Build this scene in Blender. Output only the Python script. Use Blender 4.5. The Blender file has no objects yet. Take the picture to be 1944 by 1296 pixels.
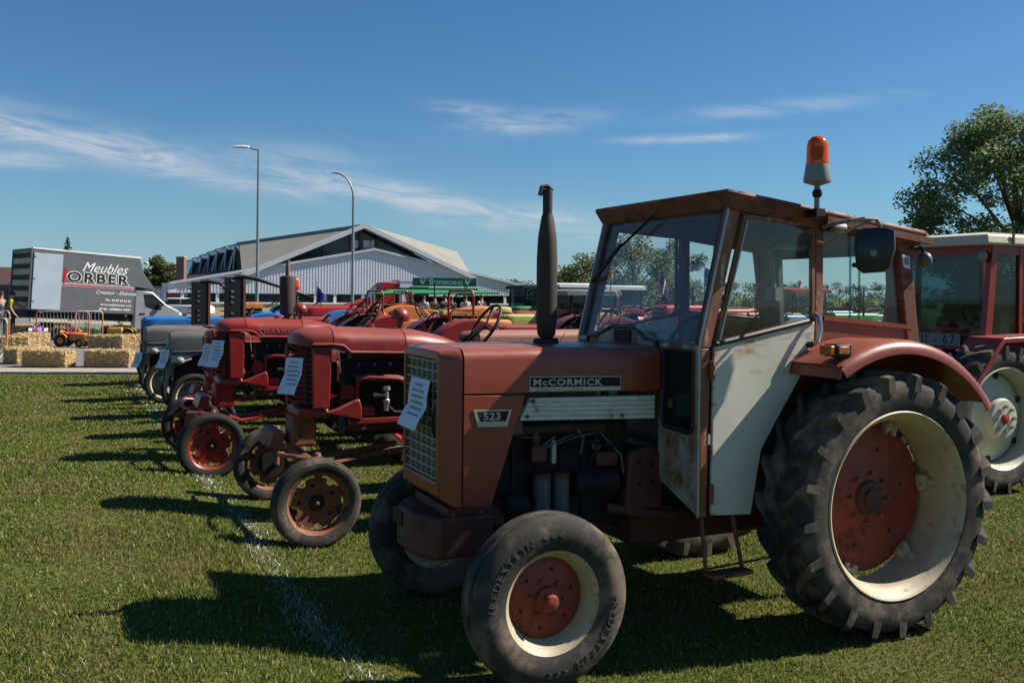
import bpy, bmesh, math, random
import numpy as np
from mathutils import Vector, Matrix, Euler
PI = math.pi
R = math.radians
rnd = random.Random(7)
scene = bpy.context.scene
C = scene.collection

# ------------------------------------------------------------------ camera
cam_data = bpy.data.cameras.new('camera')
cam = bpy.data.objects.new('camera', cam_data); C.objects.link(cam)
cam.location = (0, 0, 1.8)
cam.rotation_euler = (Matrix.Rotation(PI/2, 3, 'X') @ Matrix.Rotation(.01, 3, 'Z')).to_euler()
cam_data.sensor_width = 36
cam_data.lens = 1750/1944*36
cam_data.shift_y = -88/1944
cam_data.clip_end = 6000
scene.camera = cam

# ------------------------------------------------------------------ light
SUN_EL, SUN_AZ = R(42.5), R(77.5)          # azimuth clockwise from +Y
sun_dir = Vector((math.sin(SUN_AZ)*math.cos(SUN_EL), math.cos(SUN_AZ)*math.cos(SUN_EL), math.sin(SUN_EL)))
sd = bpy.data.lights.new('sun', 'SUN'); sd.energy = 5.0; sd.angle = R(.53); sd.color = (1, .93, .82)
sun = bpy.data.objects.new('sun', sd); C.objects.link(sun)
sun.rotation_euler = (-sun_dir).to_track_quat('-Z', 'Y').to_euler()

world = bpy.data.worlds.new('World'); scene.world = world; world.use_nodes = True
wn = world.node_tree; wn.nodes.clear()
def N(t, kind, **kw):
    n = t.nodes.new(kind)
    for k, v in kw.items():
        if k == 'inp':
            for a, b in v.items(): n.inputs[a].default_value = b
        else: setattr(n, k, v)
    return n
def mth(t, op, a, b=None, c=None, clamp=False):
    n = t.nodes.new('ShaderNodeMath'); n.operation = op; n.use_clamp = clamp
    for i, x in enumerate((a, b, c)):
        if x is None: continue
        if isinstance(x, (int, float)): n.inputs[i].default_value = x
        else: t.links.new(x, n.inputs[i])
    return n.outputs[0]
sky = N(wn, 'ShaderNodeTexSky', sky_type='NISHITA', sun_disc=False, sun_elevation=SUN_EL, sun_rotation=SUN_AZ,
        altitude=300, air_density=1.0, dust_density=.6, ozone_density=2.6)
tc = N(wn, 'ShaderNodeTexCoord')
sep = N(wn, 'ShaderNodeSeparateXYZ'); wn.links.new(tc.outputs['Generated'], sep.inputs[0])
az = mth(wn, 'MULTIPLY', mth(wn, 'ARCTAN2', sep.outputs[0], sep.outputs[1]), 180/PI)
el = mth(wn, 'MULTIPLY', mth(wn, 'ARCSINE', sep.outputs[2]), 180/PI)
def streak(az0, el0, L, W, slope, amp):
    s = mth(wn, 'SUBTRACT', az, az0)
    tt = mth(wn, 'SUBTRACT', mth(wn, 'SUBTRACT', el, el0), mth(wn, 'MULTIPLY', s, slope))
    q = mth(wn, 'ADD', mth(wn, 'POWER', mth(wn, 'ABSOLUTE', mth(wn, 'DIVIDE', s, L)), 2.6), mth(wn, 'POWER', mth(wn, 'ABSOLUTE', mth(wn, 'DIVIDE', tt, W)), 2))
    return mth(wn, 'MULTIPLY', mth(wn, 'POWER', 2.718, mth(wn, 'MULTIPLY', q, -1)), amp)
streaks = [streak(-25.5, 8.4, 8, 1.0, -.16, 1.0), streak(-19, 6.9, 7.5, .7, -.12, .75), streak(-14.5, 8.0, 5, .9, .02, .45), streak(-8, 6.2, 9, .75, -.16, 1.0), streak(1.5, 4.6, 8, 1.0, -.10, .62),
           streak(1.2, 10.6, 4.2, .55, .07, .8), streak(-2.5, 11.3, 2.6, .4, -.06, .55), streak(10.5, 9.55, 3.6, .24, .01, .85), streak(16.5, 11.2, 5.5, .4, .05, .5), streak(-28, 7.2, 4, .5, .05, .7),
           # the same kind of cirrus goes on outside the frame
           streak(-60, 9, 14, 1.2, .08, .8), streak(-95, 14, 18, 1.6, -.06, .7), streak(60, 9, 14, 1.0, -.06, .6), streak(130, 12, 22, 1.6, .05, .7), streak(-150, 16, 20, 1.8, .04, .7)]
mask = streaks[0]
for s_ in streaks[1:]: mask = mth(wn, 'MAXIMUM', mask, s_)
comb = N(wn, 'ShaderNodeCombineXYZ')
wn.links.new(mth(wn, 'MULTIPLY', az, .10), comb.inputs[0])
wn.links.new(mth(wn, 'ADD', mth(wn, 'MULTIPLY', el, .55), mth(wn, 'MULTIPLY', az, .05)), comb.inputs[1])
nz = N(wn, 'ShaderNodeTexNoise', inp={'Scale': 1.5, 'Detail': 9, 'Roughness': .62, 'Distortion': 1.3}); wn.links.new(comb.outputs[0], nz.inputs['Vector'])
veil = mth(wn, 'MULTIPLY', mth(wn, 'SUBTRACT', nz.outputs[0], .32), 3.0, clamp=True)
cl = mth(wn, 'MULTIPLY', mth(wn, 'MULTIPLY', mask, veil), .85, clamp=True)
cl = mth(wn, 'MULTIPLY', cl, mth(wn, 'GREATER_THAN', el, 0.0))
tint = N(wn, 'ShaderNodeMix', data_type='RGBA', blend_type='MULTIPLY'); tint.inputs[0].default_value = 1; tint.inputs[7].default_value = (.40, .76, .99, 1); wn.links.new(sky.outputs[0], tint.inputs[6])
bg1 = N(wn, 'ShaderNodeBackground', inp={'Strength': .057}); wn.links.new(tint.outputs[2], bg1.inputs[0])
bg2 = N(wn, 'ShaderNodeBackground', inp={'Strength': .43, 'Color': (.95, .96, 1, 1)})
mxw = N(wn, 'ShaderNodeMixShader'); wn.links.new(cl, mxw.inputs[0]); wn.links.new(bg1.outputs[0], mxw.inputs[1]); wn.links.new(bg2.outputs[0], mxw.inputs[2])
# pale summer haze low over the whole horizon
bg3 = N(wn, 'ShaderNodeBackground', inp={'Strength': 1.0, 'Color': (.25, .335, .37, 1)})
hz_ = mth(wn, 'MULTIPLY', mth(wn, 'POWER', 2.718, mth(wn, 'MULTIPLY', mth(wn, 'MAXIMUM', el, 0.0), -.24)), .74)
mxh = N(wn, 'ShaderNodeMixShader'); wn.links.new(hz_, mxh.inputs[0]); wn.links.new(bg1.outputs[0], mxh.inputs[1]); wn.links.new(bg3.outputs[0], mxh.inputs[2]); wn.links.new(mxh.outputs[0], mxw.inputs[1])
wo = N(wn, 'ShaderNodeOutputWorld'); wn.links.new(mxw.outputs[0], wo.inputs[0])

vs = scene.view_settings
vs.view_transform = 'Standard'; vs.look = 'None'; vs.gamma = 1; vs.use_curve_mapping = False
vs.exposure = 0.78
scene.cycles.max_bounces = 8; scene.cycles.transparent_max_bounces = 24
scene.cycles.caustics_reflective = False; scene.cycles.caustics_refractive = False
scene.cycles.sample_clamp_indirect = 4

# ------------------------------------------------------------------ helpers
FPX, HOR, CH = 1750.0, 560.0, 1.8
def at(px, py, Y):
    """a photograph pixel at depth Y (metres in front of the camera) as a place in the world"""
    dx, dy = px-972, py-648
    x, y = 972+dx+.01*dy, 648+dy-.01*dx
    return Vector(((x-972)*Y/FPX, Y, CH-(y-HOR)*Y/FPX))
def gnd(px, py):
    dx, dy = px-972, py-648
    x, y = 972+dx+.01*dy, 648+dy-.01*dx
    Y = FPX*CH/(y-HOR)
    return Vector(((x-972)*Y/FPX, Y, 0))

class MB:
    def __init__(s): s.v = []; s.f = []
    def add(s, vs, fs):
        o = len(s.v); s.v += [tuple(v) for v in vs]; s.f += [tuple(i+o for i in f) for f in fs]; return s
    def box(s, c, d, rot=None):
        hx, hy, hz = d[0]/2, d[1]/2, d[2]/2
        vs = [Vector((a*hx, b*hy, e*hz)) for a in (-1, 1) for b in (-1, 1) for e in (-1, 1)]
        if rot is not None:
            m = rot if isinstance(rot, Matrix) else Euler(rot).to_matrix()
            vs = [m @ v for v in vs]
        c = Vector(c)
        return s.add([v+c for v in vs], [(0, 1, 3, 2), (4, 6, 7, 5), (0, 4, 5, 1), (2, 3, 7, 6), (0, 2, 6, 4), (1, 5, 7, 3)])
    def bx(s, x0, x1, y0, y1, z0, z1): return s.box(((x0+x1)/2, (y0+y1)/2, (z0+z1)/2), (abs(x1-x0), abs(y1-y0), abs(z1-z0)))
    def prism(s, poly, a0, a1, axis='y'):
        n = len(poly)
        def P(p, a):
            if axis == 'y': return (p[0], a, p[1])
            if axis == 'x': return (a, p[0], p[1])
            return (p[0], p[1], a)
        vs = [P(p, a0) for p in poly]+[P(p, a1) for p in poly]
        return s.add(vs, [tuple(range(n)), tuple(range(2*n-1, n-1, -1))]+[(i, (i+1) % n, n+(i+1) % n, n+i) for i in range(n)])
    def ring(s, outer, inner, a0, a1, axis='y'):
        n = len(outer)
        def P(p, a):
            if axis == 'y': return (p[0], a, p[1])
            if axis == 'x': return (a, p[0], p[1])
            return (p[0], p[1], a)
        vs = [P(p, a0) for p in outer]+[P(p, a0) for p in inner]+[P(p, a1) for p in outer]+[P(p, a1) for p in inner]
        fs = []
        for i in range(n):
            j = (i+1) % n
            fs += [(i, j, n+j, n+i), (2*n+i, 3*n+i, 3*n+j, 2*n+j), (i, 2*n+i, 2*n+j, j), (n+i, n+j, 3*n+j, 3*n+i)]
        return s.add(vs, fs)
    def cyl(s, p0, p1, r0, r1=None, n=12, cap=True):
        r1 = r0 if r1 is None else r1
        p0, p1 = Vector(p0), Vector(p1); d = (p1-p0).normalized()
        u = d.orthogonal().normalized(); w = d.cross(u)
        vs = []
        for p, r in ((p0, r0), (p1, r1)):
            for i in range(n):
                a = 2*PI*i/n; vs.append(p+(u*math.cos(a)+w*math.sin(a))*r)
        fs = [(i, (i+1) % n, n+(i+1) % n, n+i) for i in range(n)]
        if cap: fs += [tuple(range(n-1, -1, -1)), tuple(range(n, 2*n))]
        return s.add(vs, fs)
    def tube(s, path, r, n=8, closed=False):
        P = [Vector(p) for p in path]; m = len(P); rr = r if isinstance(r, (list, tuple)) else [r]*m
        vs = []; u = None
        for i in range(m):
            a = P[(i-1) % m] if (closed or i > 0) else P[i]; b = P[(i+1) % m] if (closed or i < m-1) else P[i]
            d = (b-a).normalized()
            if u is None: u = d.orthogonal().normalized()
            u = (u-d*u.dot(d)).normalized(); w = d.cross(u)
            for k in range(n):
                t = 2*PI*k/n; vs.append(P[i]+(u*math.cos(t)+w*math.sin(t))*rr[i])
        fs = []
        for i in range(m if closed else m-1):
            j = (i+1) % m
            for k in range(n):
                l = (k+1) % n; fs.append((i*n+k, i*n+l, j*n+l, j*n+k))
        if not closed: fs += [tuple(range(n-1, -1, -1)), tuple((m-1)*n+k for k in range(n))]
        return s.add(vs, fs)
    def lathe(s, prof, n=48, axis='y', c=(0, 0, 0), closed=False):
        m = len(prof); vs = []
        for i in range(n):
            a = 2*PI*i/n; ca, sa = math.cos(a), math.sin(a)
            for r, h in prof:
                if axis == 'y': vs.append((c[0]+r*ca, c[1]+h, c[2]+r*sa))
                else: vs.append((c[0]+r*ca, c[1]+r*sa, c[2]+h))
        fs = []
        for i in range(n):
            j = (i+1) % n
            for k in range(m if closed else m-1):
                l = (k+1) % m; fs.append((i*m+k, j*m+k, j*m+l, i*m+l))
        return s.add(vs, fs)
    def loft(s, loops, closed=True, cap=True):
        n = len(loops[0]); vs = [p for L in loops for p in L]; fs = []
        for i in range(len(loops)-1):
            for k in range(n if closed else n-1):
                l = (k+1) % n; fs.append((i*n+k, i*n+l, (i+1)*n+l, (i+1)*n+k))
        if cap and closed: fs += [tuple(range(n-1, -1, -1)), tuple((len(loops)-1)*n+k for k in range(n))]
        return s.add(vs, fs)
    def ball(s, c, r, n=12, sc=(1, 1, 1), half=False):
        m = n//2; lo = 0 if not half else m//2; c = Vector(c)
        prof = []
        for i in range(m+1):
            t = PI*i/m
            if half and t > PI/2+.01: break
            prof.append((math.sin(t), math.cos(t)))
        vs = []
        for i in range(n):
            a = 2*PI*i/n
            for rr, h in prof: vs.append((c[0]+r*sc[0]*rr*math.cos(a), c[1]+r*sc[1]*rr*math.sin(a), c[2]+r*sc[2]*h))
        k = len(prof); fs = []
        for i in range(n):
            j = (i+1) % n
            for q in range(k-1): fs.append((i*k+q, i*k+q+1, j*k+q+1, j*k+q))
        return s.add(vs, fs)
    def mesh(s, name, mat=None, smooth=True, ang=38):
        me = bpy.data.meshes.new(name); me.from_pydata(s.v, [], s.f); me.update()
        bm = bmesh.new(); bm.from_mesh(me); bmesh.ops.remove_doubles(bm, verts=bm.verts, dist=1e-5); bmesh.ops.recalc_face_normals(bm, faces=bm.faces); bm.to_mesh(me); bm.free()
        if mat: me.materials.append(mat)
        if smooth:
            me.polygons.foreach_set('use_smooth', [True]*len(me.polygons)); me.set_sharp_from_angle(angle=R(ang))
        return me
    def build(s, name, mat, parent=None, bevel=0, smooth=True, ang=38):
        return obj(name, s.mesh(name, mat, smooth, ang), parent, bevel)

def obj(name, me, parent=None, bevel=0, loc=None, rot=None):
    o = bpy.data.objects.new(name, me); C.objects.link(o)
    if parent is not None: o.parent = parent
    if loc is not None: o.location = loc
    if rot is not None: o.rotation_euler = rot
    if bevel:
        b = o.modifiers.new('bevel', 'BEVEL'); b.width = bevel; b.segments = 2; b.limit_method = 'ANGLE'; b.angle_limit = R(40); b.harden_normals = False
    return o
def tag(o, label, cat, group=None):
    o['label'] = label; o['category'] = cat
    if group: o['group'] = group
    return o
def thing(name, label, cat, loc=(0, 0, 0), rz=0, group=None):
    o = bpy.data.objects.new(name, None); C.objects.link(o); o.location = loc; o.rotation_euler = (0, 0, rz); o.empty_display_size = .2
    return tag(o, label, cat, group)
def part(name, parent, loc=(0, 0, 0), rot=(0, 0, 0)):
    o = bpy.data.objects.new(name, None); C.objects.link(o); o.parent = parent; o.location = loc; o.rotation_euler = rot; o.empty_display_size = .1
    return o
def copy_tree(o, parent=None):
    c = o.copy(); C.objects.link(c); c.parent = parent
    for ch in list(o.children): copy_tree(ch, c)
    return c
def struct(o, kind='structure'): o['kind'] = kind; return o
def text_mesh(txt, size, mat, shear=0, extrude=.002, offset=0, align='LEFT', space=1.0):
    cu = bpy.data.curves.new('lettering', 'FONT'); cu.body = txt; cu.size = size; cu.shear = shear; cu.extrude = extrude; cu.offset = offset
    cu.align_x = align; cu.space_character = space; cu.resolution_u = 3
    t = bpy.data.objects.new('tmp', cu); C.objects.link(t)
    dg = bpy.context.evaluated_depsgraph_get()
    me = bpy.data.meshes.new_from_object(t.evaluated_get(dg))
    bpy.data.objects.remove(t); bpy.data.curves.remove(cu)
    me.materials.clear(); me.materials.append(mat); me.name = 'lettering'
    return me
SIDE = (PI/2, 0, 0)       # text in the x-z plane, read from -y

# ------------------------------------------------------------------ materials
MT = {}
def paint(name, c1, c2=None, scale=5, rough=.5, metal=0, rust=0, rustc=(.10, .035, .014), rscale=7, bump=0, coat=0, stretch=None, dust=0, spec=.5, dent=0, streak=0):
    m = bpy.data.materials.new(name); m.use_nodes = True; t = m.node_tree; b = t.nodes['Principled BSDF']
    tc = N(t, 'ShaderNodeTexCoord'); vec = tc.outputs['Object']
    if stretch:
        mp = N(t, 'ShaderNodeMapping'); mp.inputs['Scale'].default_value = stretch; t.links.new(vec, mp.inputs[0]); vec = mp.outputs[0]
    c2 = c2 or tuple(x*.72 for x in c1)
    n1 = N(t, 'ShaderNodeTexNoise', inp={'Scale': scale, 'Detail': 7, 'Roughness': .62}); t.links.new(vec, n1.inputs['Vector'])
    rp = N(t, 'ShaderNodeValToRGB'); rp.color_ramp.elements[0].position = .33; rp.color_ramp.elements[1].position = .68
    rp.color_ramp.elements[0].color = (*c2, 1); rp.color_ramp.elements[1].color = (*c1, 1); t.links.new(n1.outputs[0], rp.inputs[0])
    col = rp.outputs[0]; rgh = None
    if dust:
        geo = N(t, 'ShaderNodeNewGeometry'); sp = N(t, 'ShaderNodeSeparateXYZ'); t.links.new(geo.outputs['Normal'], sp.inputs[0])
        up = mth(t, 'MULTIPLY', mth(t, 'SUBTRACT', sp.outputs[2], .25, clamp=True), dust, clamp=True)
        mx = N(t, 'ShaderNodeMix', data_type='RGBA'); mx.inputs[7].default_value = (.34, .16, .10, 1)
        t.links.new(up, mx.inputs[0]); t.links.new(col, mx.inputs[6]); col = mx.outputs[2]
    if streak:                                  # pale scuffs and scratches
        mp2 = N(t, 'ShaderNodeMapping'); mp2.inputs['Scale'].default_value = (1.5, 1.5, 14); mp2.inputs['Rotation'].default_value = (0, .35, 0); t.links.new(tc.outputs['Object'], mp2.inputs[0])
        n4 = N(t, 'ShaderNodeTexNoise', inp={'Scale': 4, 'Detail': 9, 'Roughness': .75}); t.links.new(mp2.outputs[0], n4.inputs['Vector'])
        mx = N(t, 'ShaderNodeMix', data_type='RGBA'); mx.inputs[7].default_value = (.34, .13, .075, 1)
        t.links.new(mth(t, 'MULTIPLY', mth(t, 'SUBTRACT', n4.outputs[0], .57, clamp=True), 6*streak, clamp=True), mx.inputs[0]); t.links.new(col, mx.inputs[6]); col = mx.outputs[2]
    if rust:
        n2 = N(t, 'ShaderNodeTexNoise', inp={'Scale': rscale, 'Detail': 10, 'Roughness': .7}); t.links.new(vec, n2.inputs['Vector'])
        f = mth(t, 'MULTIPLY', mth(t, 'SUBTRACT', n2.outputs[0], .66-.3*rust), 9, clamp=True)
        mx = N(t, 'ShaderNodeMix', data_type='RGBA'); mx.inputs[7].default_value = (*rustc, 1)
        t.links.new(f, mx.inputs[0]); t.links.new(col, mx.inputs[6]); col = mx.outputs[2]
        rgh = mth(t, 'ADD', mth(t, 'MULTIPLY', f, .35), rough, clamp=True)
    if rgh is None: rgh = mth(t, 'ADD', mth(t, 'MULTIPLY', n1.outputs[0], .25), rough-.12, clamp=True)
    t.links.new(col, b.inputs['Base Color']); t.links.new(rgh, b.inputs['Roughness'])
    b.inputs['Metallic'].default_value = metal; b.inputs['Specular IOR Level'].default_value = spec
    if coat: b.inputs['Coat Weight'].default_value = coat; b.inputs['Coat Roughness'].default_value = .15
    if bump:
        bp = N(t, 'ShaderNodeBump', inp={'Strength': bump, 'Distance': .004}); n3 = N(t, 'ShaderNodeTexNoise', inp={'Scale': scale*9, 'Detail': 5})
        t.links.new(vec, n3.inputs['Vector']); t.links.new(n3.outputs[0], bp.inputs['Height']); t.links.new(bp.outputs[0], b.inputs['Normal'])
    if dent:
        bp2 = N(t, 'ShaderNodeBump', inp={'Strength': dent, 'Distance': .02}); n5 = N(t, 'ShaderNodeTexNoise', inp={'Scale': 3.2, 'Detail': 2}); t.links.new(tc.outputs['Object'], n5.inputs['Vector']); t.links.new(n5.outputs[0], bp2.inputs['Height'])
        if b.inputs['Normal'].links: t.links.new(b.inputs['Normal'].links[0].from_socket, bp2.inputs['Normal'])
        t.links.new(bp2.outputs[0], b.inputs['Normal'])
    MT[name] = m; return m
def glass(name, tint=(.82, .9, .9), dust=.1, gl=1.0):
    m = bpy.data.materials.new(name); m.use_nodes = True; t = m.node_tree; t.nodes.clear()
    tr = N(t, 'ShaderNodeBsdfTransparent', inp={'Color': (*tint, 1)}); g = N(t, 'ShaderNodeBsdfGlossy', inp={'Roughness': .03, 'Color': (gl, gl, gl, 1)})
    lw = N(t, 'ShaderNodeLayerWeight', inp={'Blend': .5}); mx = N(t, 'ShaderNodeMixShader')
    t.links.new(mth(t, 'ADD', mth(t, 'MULTIPLY', mth(t, 'POWER', lw.outputs['Facing'], 4.5), .6), .025), mx.inputs[0]); t.links.new(tr.outputs[0], mx.inputs[1]); t.links.new(g.outputs[0], mx.inputs[2])
    df = N(t, 'ShaderNodeBsdfDiffuse', inp={'Color': (.42, .40, .36, 1)}); tc = N(t, 'ShaderNodeTexCoord')
    nz = N(t, 'ShaderNodeTexNoise', inp={'Scale': 3, 'Detail': 3, 'Roughness': .5}); t.links.new(tc.outputs['Object'], nz.inputs['Vector'])
    m2 = N(t, 'ShaderNodeMixShader'); t.links.new(mth(t, 'MULTIPLY', nz.outputs[0], dust*2), m2.inputs[0]); t.links.new(mx.outputs[0], m2.inputs[1]); t.links.new(df.outputs[0], m2.inputs[2])
    o = N(t, 'ShaderNodeOutputMaterial'); t.links.new(m2.outputs[0], o.inputs[0]); MT[name] = m; return m
P_ = paint
P_('rubber', (.028, .026, .024), (.016, .015, .014), 6, .82, bump=.15, rust=.28, rustc=(.085, .066, .05), rscale=4, spec=.3)
P_('rubber_dusty', (.050, .045, .040), (.024, .022, .020), 5, .85, bump=.15, rust=.62, rustc=(.135, .105, .08), rscale=3.0, spec=.3)
P_('hero_red', (.25, .045, .021), (.175, .030, .015), 2.6, .36, rust=.22, rustc=(.13, .042, .020), rscale=5, dust=.4, bump=.03, dent=.35, streak=.5)
P_('hero_dark_red', (.115, .026, .017), (.06, .018, .013), 5, .6, rust=.4, rustc=(.05, .022, .014), bump=.1)
P_('roof_rust', (.17, .055, .03), (.12, .035, .018), 4, .6, rust=.55, rustc=(.09, .030, .013), rscale=8, bump=.12, stretch=(1, 1, 3))
P_('pillar_rust', (.24, .085, .034), (.14, .042, .018), 5, .6, rust=.34, rustc=(.40, .32, .23), rscale=5, bump=.1, stretch=(4, 4, 1))
def door_paint():
    m = P_('door_white', (.60, .57, .48), (.52, .49, .41), 3, .48, bump=.03, dent=.2); t = m.node_tree; b = t.nodes['Principled BSDF']
    tc = N(t, 'ShaderNodeTexCoord'); mp = N(t, 'ShaderNodeMapping'); mp.inputs['Scale'].default_value = (1.3, 1, 5); mp.inputs['Rotation'].default_value = (0, -.18, 0); t.links.new(tc.outputs['Object'], mp.inputs[0])
    n = N(t, 'ShaderNodeTexNoise', inp={'Scale': 3.2, 'Detail': 11, 'Roughness': .72}); t.links.new(mp.outputs[0], n.inputs['Vector'])
    sp = N(t, 'ShaderNodeSeparateXYZ'); t.links.new(tc.outputs['Object'], sp.inputs[0])
    hi = mth(t, 'MULTIPLY', mth(t, 'SUBTRACT', sp.outputs[2], mth(t, 'ADD', mth(t, 'MULTIPLY', sp.outputs[0], .16), 1.08)), 1.1, clamp=True)      # scratched and rusting below the window
    lo = mth(t, 'ADD', mth(t, 'MULTIPLY', mth(t, 'SUBTRACT', .72, sp.outputs[2]), 4.0, clamp=True), mth(t, 'MULTIPLY', mth(t, 'SUBTRACT', 1.045, sp.outputs[0]), 9, clamp=True))
    f = mth(t, 'MULTIPLY', mth(t, 'SUBTRACT', mth(t, 'ADD', n.outputs[0], mth(t, 'MULTIPLY', mth(t, 'ADD', hi, lo), .40)), .61), 7, clamp=True)
    src = b.inputs['Base Color'].links[0].from_socket; mx = N(t, 'ShaderNodeMix', data_type='RGBA'); mx.inputs[7].default_value = (.30, .115, .042, 1)
    t.links.new(mth(t, 'MULTIPLY', f, .85), mx.inputs[0]); t.links.new(src, mx.inputs[6]); t.links.new(mx.outputs[2], b.inputs['Base Color'])
P_('white_rust', (.42, .39, .33), (.26, .20, .15), 4, .6, rust=.66, rustc=(.20, .075, .028), rscale=3.2, bump=.06, stretch=(1, 1, .8))
P_('strip_white', (.60, .58, .50), (.50, .47, .40), 8, .5, rust=.30, rustc=(.19, .085, .035), rscale=9)
P_('cream', (.46, .39, .26), (.33, .265, .175), 4, .55, rust=.36, rustc=(.22, .10, .045), rscale=5)
P_('cream_clean', (.52, .49, .39), (.42, .39, .30), 4, .45, rust=.08, rscale=9)
P_('rim_red', (.30, .044, .018), (.18, .028, .014), 4, .55, rust=.32, rustc=(.09, .026, .014), rscale=4, bump=.05)
P_('grille_cream', (.36, .33, .25), (.24, .22, .17), 9, .6, rust=.2)
P_('grille_dark', (.10, .095, .075), (.06, .055, .045), 30, .7)
P_('chrome', (.55, .55, .54), (.40, .39, .37), 12, .3, metal=.9, rust=.15)
P_('silver', (.42, .42, .40), (.32, .32, .30), 10, .4, metal=.6, rust=.15)
P_('black', (.010, .010, .010), (.016, .015, .015), 8, .6, spec=.25)
P_('seal', (.014, .014, .015), (.022, .022, .022), 8, .45)
P_('engine_black', (.020, .018, .016), (.010, .010, .010), 9, .7, rust=.3, rustc=(.05, .028, .02), spec=.25)
P_('filter_grey', (.085, .09, .095), (.06, .065, .07), 8, .45)
P_('muffler', (.035, .027, .022), (.022, .018, .016), 9, .75, rust=.5, rustc=(.085, .038, .022), bump=.08)
P_('rusty_pipe', (.22, .13, .08), (.14, .07, .04), 12, .7, rust=.4)
P_('interior', (.12, .125, .13), (.085, .09, .092), 4, .75)
P_('beacon_grey', (.21, .23, .22), (.17, .19, .18), 6, .5, rust=.1)
P_('mirror_black', (.010, .010, .011), (.015, .015, .016), 6, .35)
P_('arm_grey', (.28, .28, .25), (.2, .19, .17), 9, .5, rust=.35)
P_('amber', (.42, .12, .02), (.30, .08, .015), 10, .35)
P_('farm_red', (.27, .013, .011), (.18, .009, .008), 4, .38, rust=.12, rustc=(.13, .03, .02), dust=.28)
P_('farm_red_old', (.235, .018, .013), (.155, .012, .010), 4, .42, rust=.25, rustc=(.12, .035, .022), dust=.42)
P_('orange_red', (.34, .045, .018), (.26, .03, .013), 4, .5, rust=.15, dust=.5)
P_('rust_brown', (.25, .088, .042), (.15, .048, .024), 8, .7, rust=.35, rustc=(.07, .026, .015), bump=.15)
P_('ferg_grey', (.085, .092, .10), (.06, .066, .072), 4, .5, rust=.10, rustc=(.15, .075, .04), dust=.3)
P_('ferg_grey_old', (.11, .112, .11), (.08, .08, .078), 4, .55, rust=.3, rustc=(.20, .085, .045), rscale=3, dust=.4)
P_('blue_tractor', (.03, .16, .42), (.022, .12, .34), 4, .4, rust=.05)
P_('orange', (.55, .20, .045), (.45, .15, .03), 4, .45, rust=.12)
P_('yellow_green', (.42, .44, .10), (.30, .34, .07), 5, .5)
P_('green', (.05, .19, .05), (.035, .14, .035), 5, .45)
P_('faded_red', (.33, .14, .10), (.25, .095, .065), 3, .6, rust=.15, dust=.7)
P_('bright_red', (.42, .022, .016), (.34, .016, .012), 4, .35)
P_('white', (.72, .72, .70), (.62, .62, .60), 3, .5)
P_('roof_cream', (.50, .46, .34), (.42, .38, .28), 4, .5)
P_('grey_paint', (.19, .20, .21), (.15, .16, .17), 4, .5)
P_('yellow', (.62, .42, .03), (.52, .34, .02), 5, .45)
P_('purple', (.42, .14, .55), (.34, .10, .46), 5, .4)
P_('toy_orange', (.62, .19, .03), (.55, .15, .02), 5, .4)
P_('paper', (.62, .66, .78), (.56, .61, .74), 3, .7)
P_('ink', (.22, .25, .34), (.16, .19, .28), 30, .8)
P_('galv', (.42, .43, .44), (.33, .34, .35), 8, .45, metal=.5)
P_('straw', (.52, .36, .17), (.30, .19, .08), 16, .85, bump=.5)
P_('straw_light', (.70, .56, .32), (.48, .34, .16), 20, .8)
P_('twine', (.55, .30, .10), (.45, .24, .08), 20, .8)
P_('truck_grey', (.105, .11, .118), (.09, .095, .10), 2, .45)
P_('truck_door', (.34, .40, .46), (.30, .36, .42), 2, .5)
P_('van_silver', (.30, .31, .32), (.26, .27, .28), 3, .3, metal=.35, coat=.4)
P_('dark_glass', (.012, .016, .018), (.02, .025, .028), 3, .08)
P_('light_lens', (.6, .6, .58), (.5, .5, .48), 3, .1)
P_('text_white', (.75, .75, .74), (.7, .7, .69), 3, .6)
P_('text_tan', (.30, .19, .13), (.24, .14, .09), 9, .6)
P_('sign_green', (.012, .13, .05), (.01, .11, .04), 3, .45)
P_('canopy_green', (.02, .23, .08), (.015, .18, .06), 3, .6)
P_('clad_white', (.70, .71, .74), (.64, .65, .68), .4, .55)
P_('fascia', (.48, .50, .54), (.44, .46, .50), .6, .5)
P_('roof_grey', (.24, .225, .19), (.19, .18, .15), .5, .85, bump=.2)
P_('hall_dark', (.028, .024, .022), (.02, .018, .017), 2, .3)
P_('wood_brown', (.10, .042, .026), (.07, .03, .018), 3, .6)
P_('render_yellow', (.60, .48, .24), (.52, .41, .20), .8, .8)
P_('brick', (.20, .13, .10), (.13, .085, .065), 9, .85)
P_('asphalt', (.17, .155, .14), (.135, .125, .115), 2.5, .9, bump=.3)
P_('concrete', (.36, .31, .25), (.28, .24, .20), 4, .9, bump=.3)
P_('bark', (.085, .065, .045), (.05, .04, .03), 9, .9, bump=.4, stretch=(3, 3, .6))
P_('lamp_grey', (.24, .26, .28), (.2, .215, .23), 3, .45, metal=.4)
P_('skin', (.46, .24, .16), (.40, .20, .13), 8, .55)
P_('hair', (.035, .022, .014), (.02, .013, .009), 20, .6)
P_('cloth_dark', (.02, .022, .03), (.014, .015, .02), 12, .8)
P_('cloth_blue', (.03, .17, .42), (.022, .13, .34), 12, .8)
P_('cloth_navy', (.02, .035, .09), (.015, .025, .065), 12, .8)
P_('cloth_green', (.10, .13, .03), (.07, .10, .02), 12, .8)
P_('cloth_hivis', (.36, .45, .02), (.28, .36, .015), 12, .75)
P_('cloth_white', (.62, .61, .58), (.52, .51, .48), 12, .8)
P_('flag_red', (.45, .03, .04), (.36, .02, .03), 6, .7)
P_('flag_blue', (.03, .04, .30), (.02, .03, .22), 6, .7)
P_('dirt', (.13, .10, .06), (.08, .06, .035), 6, .9)
door_paint()
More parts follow.
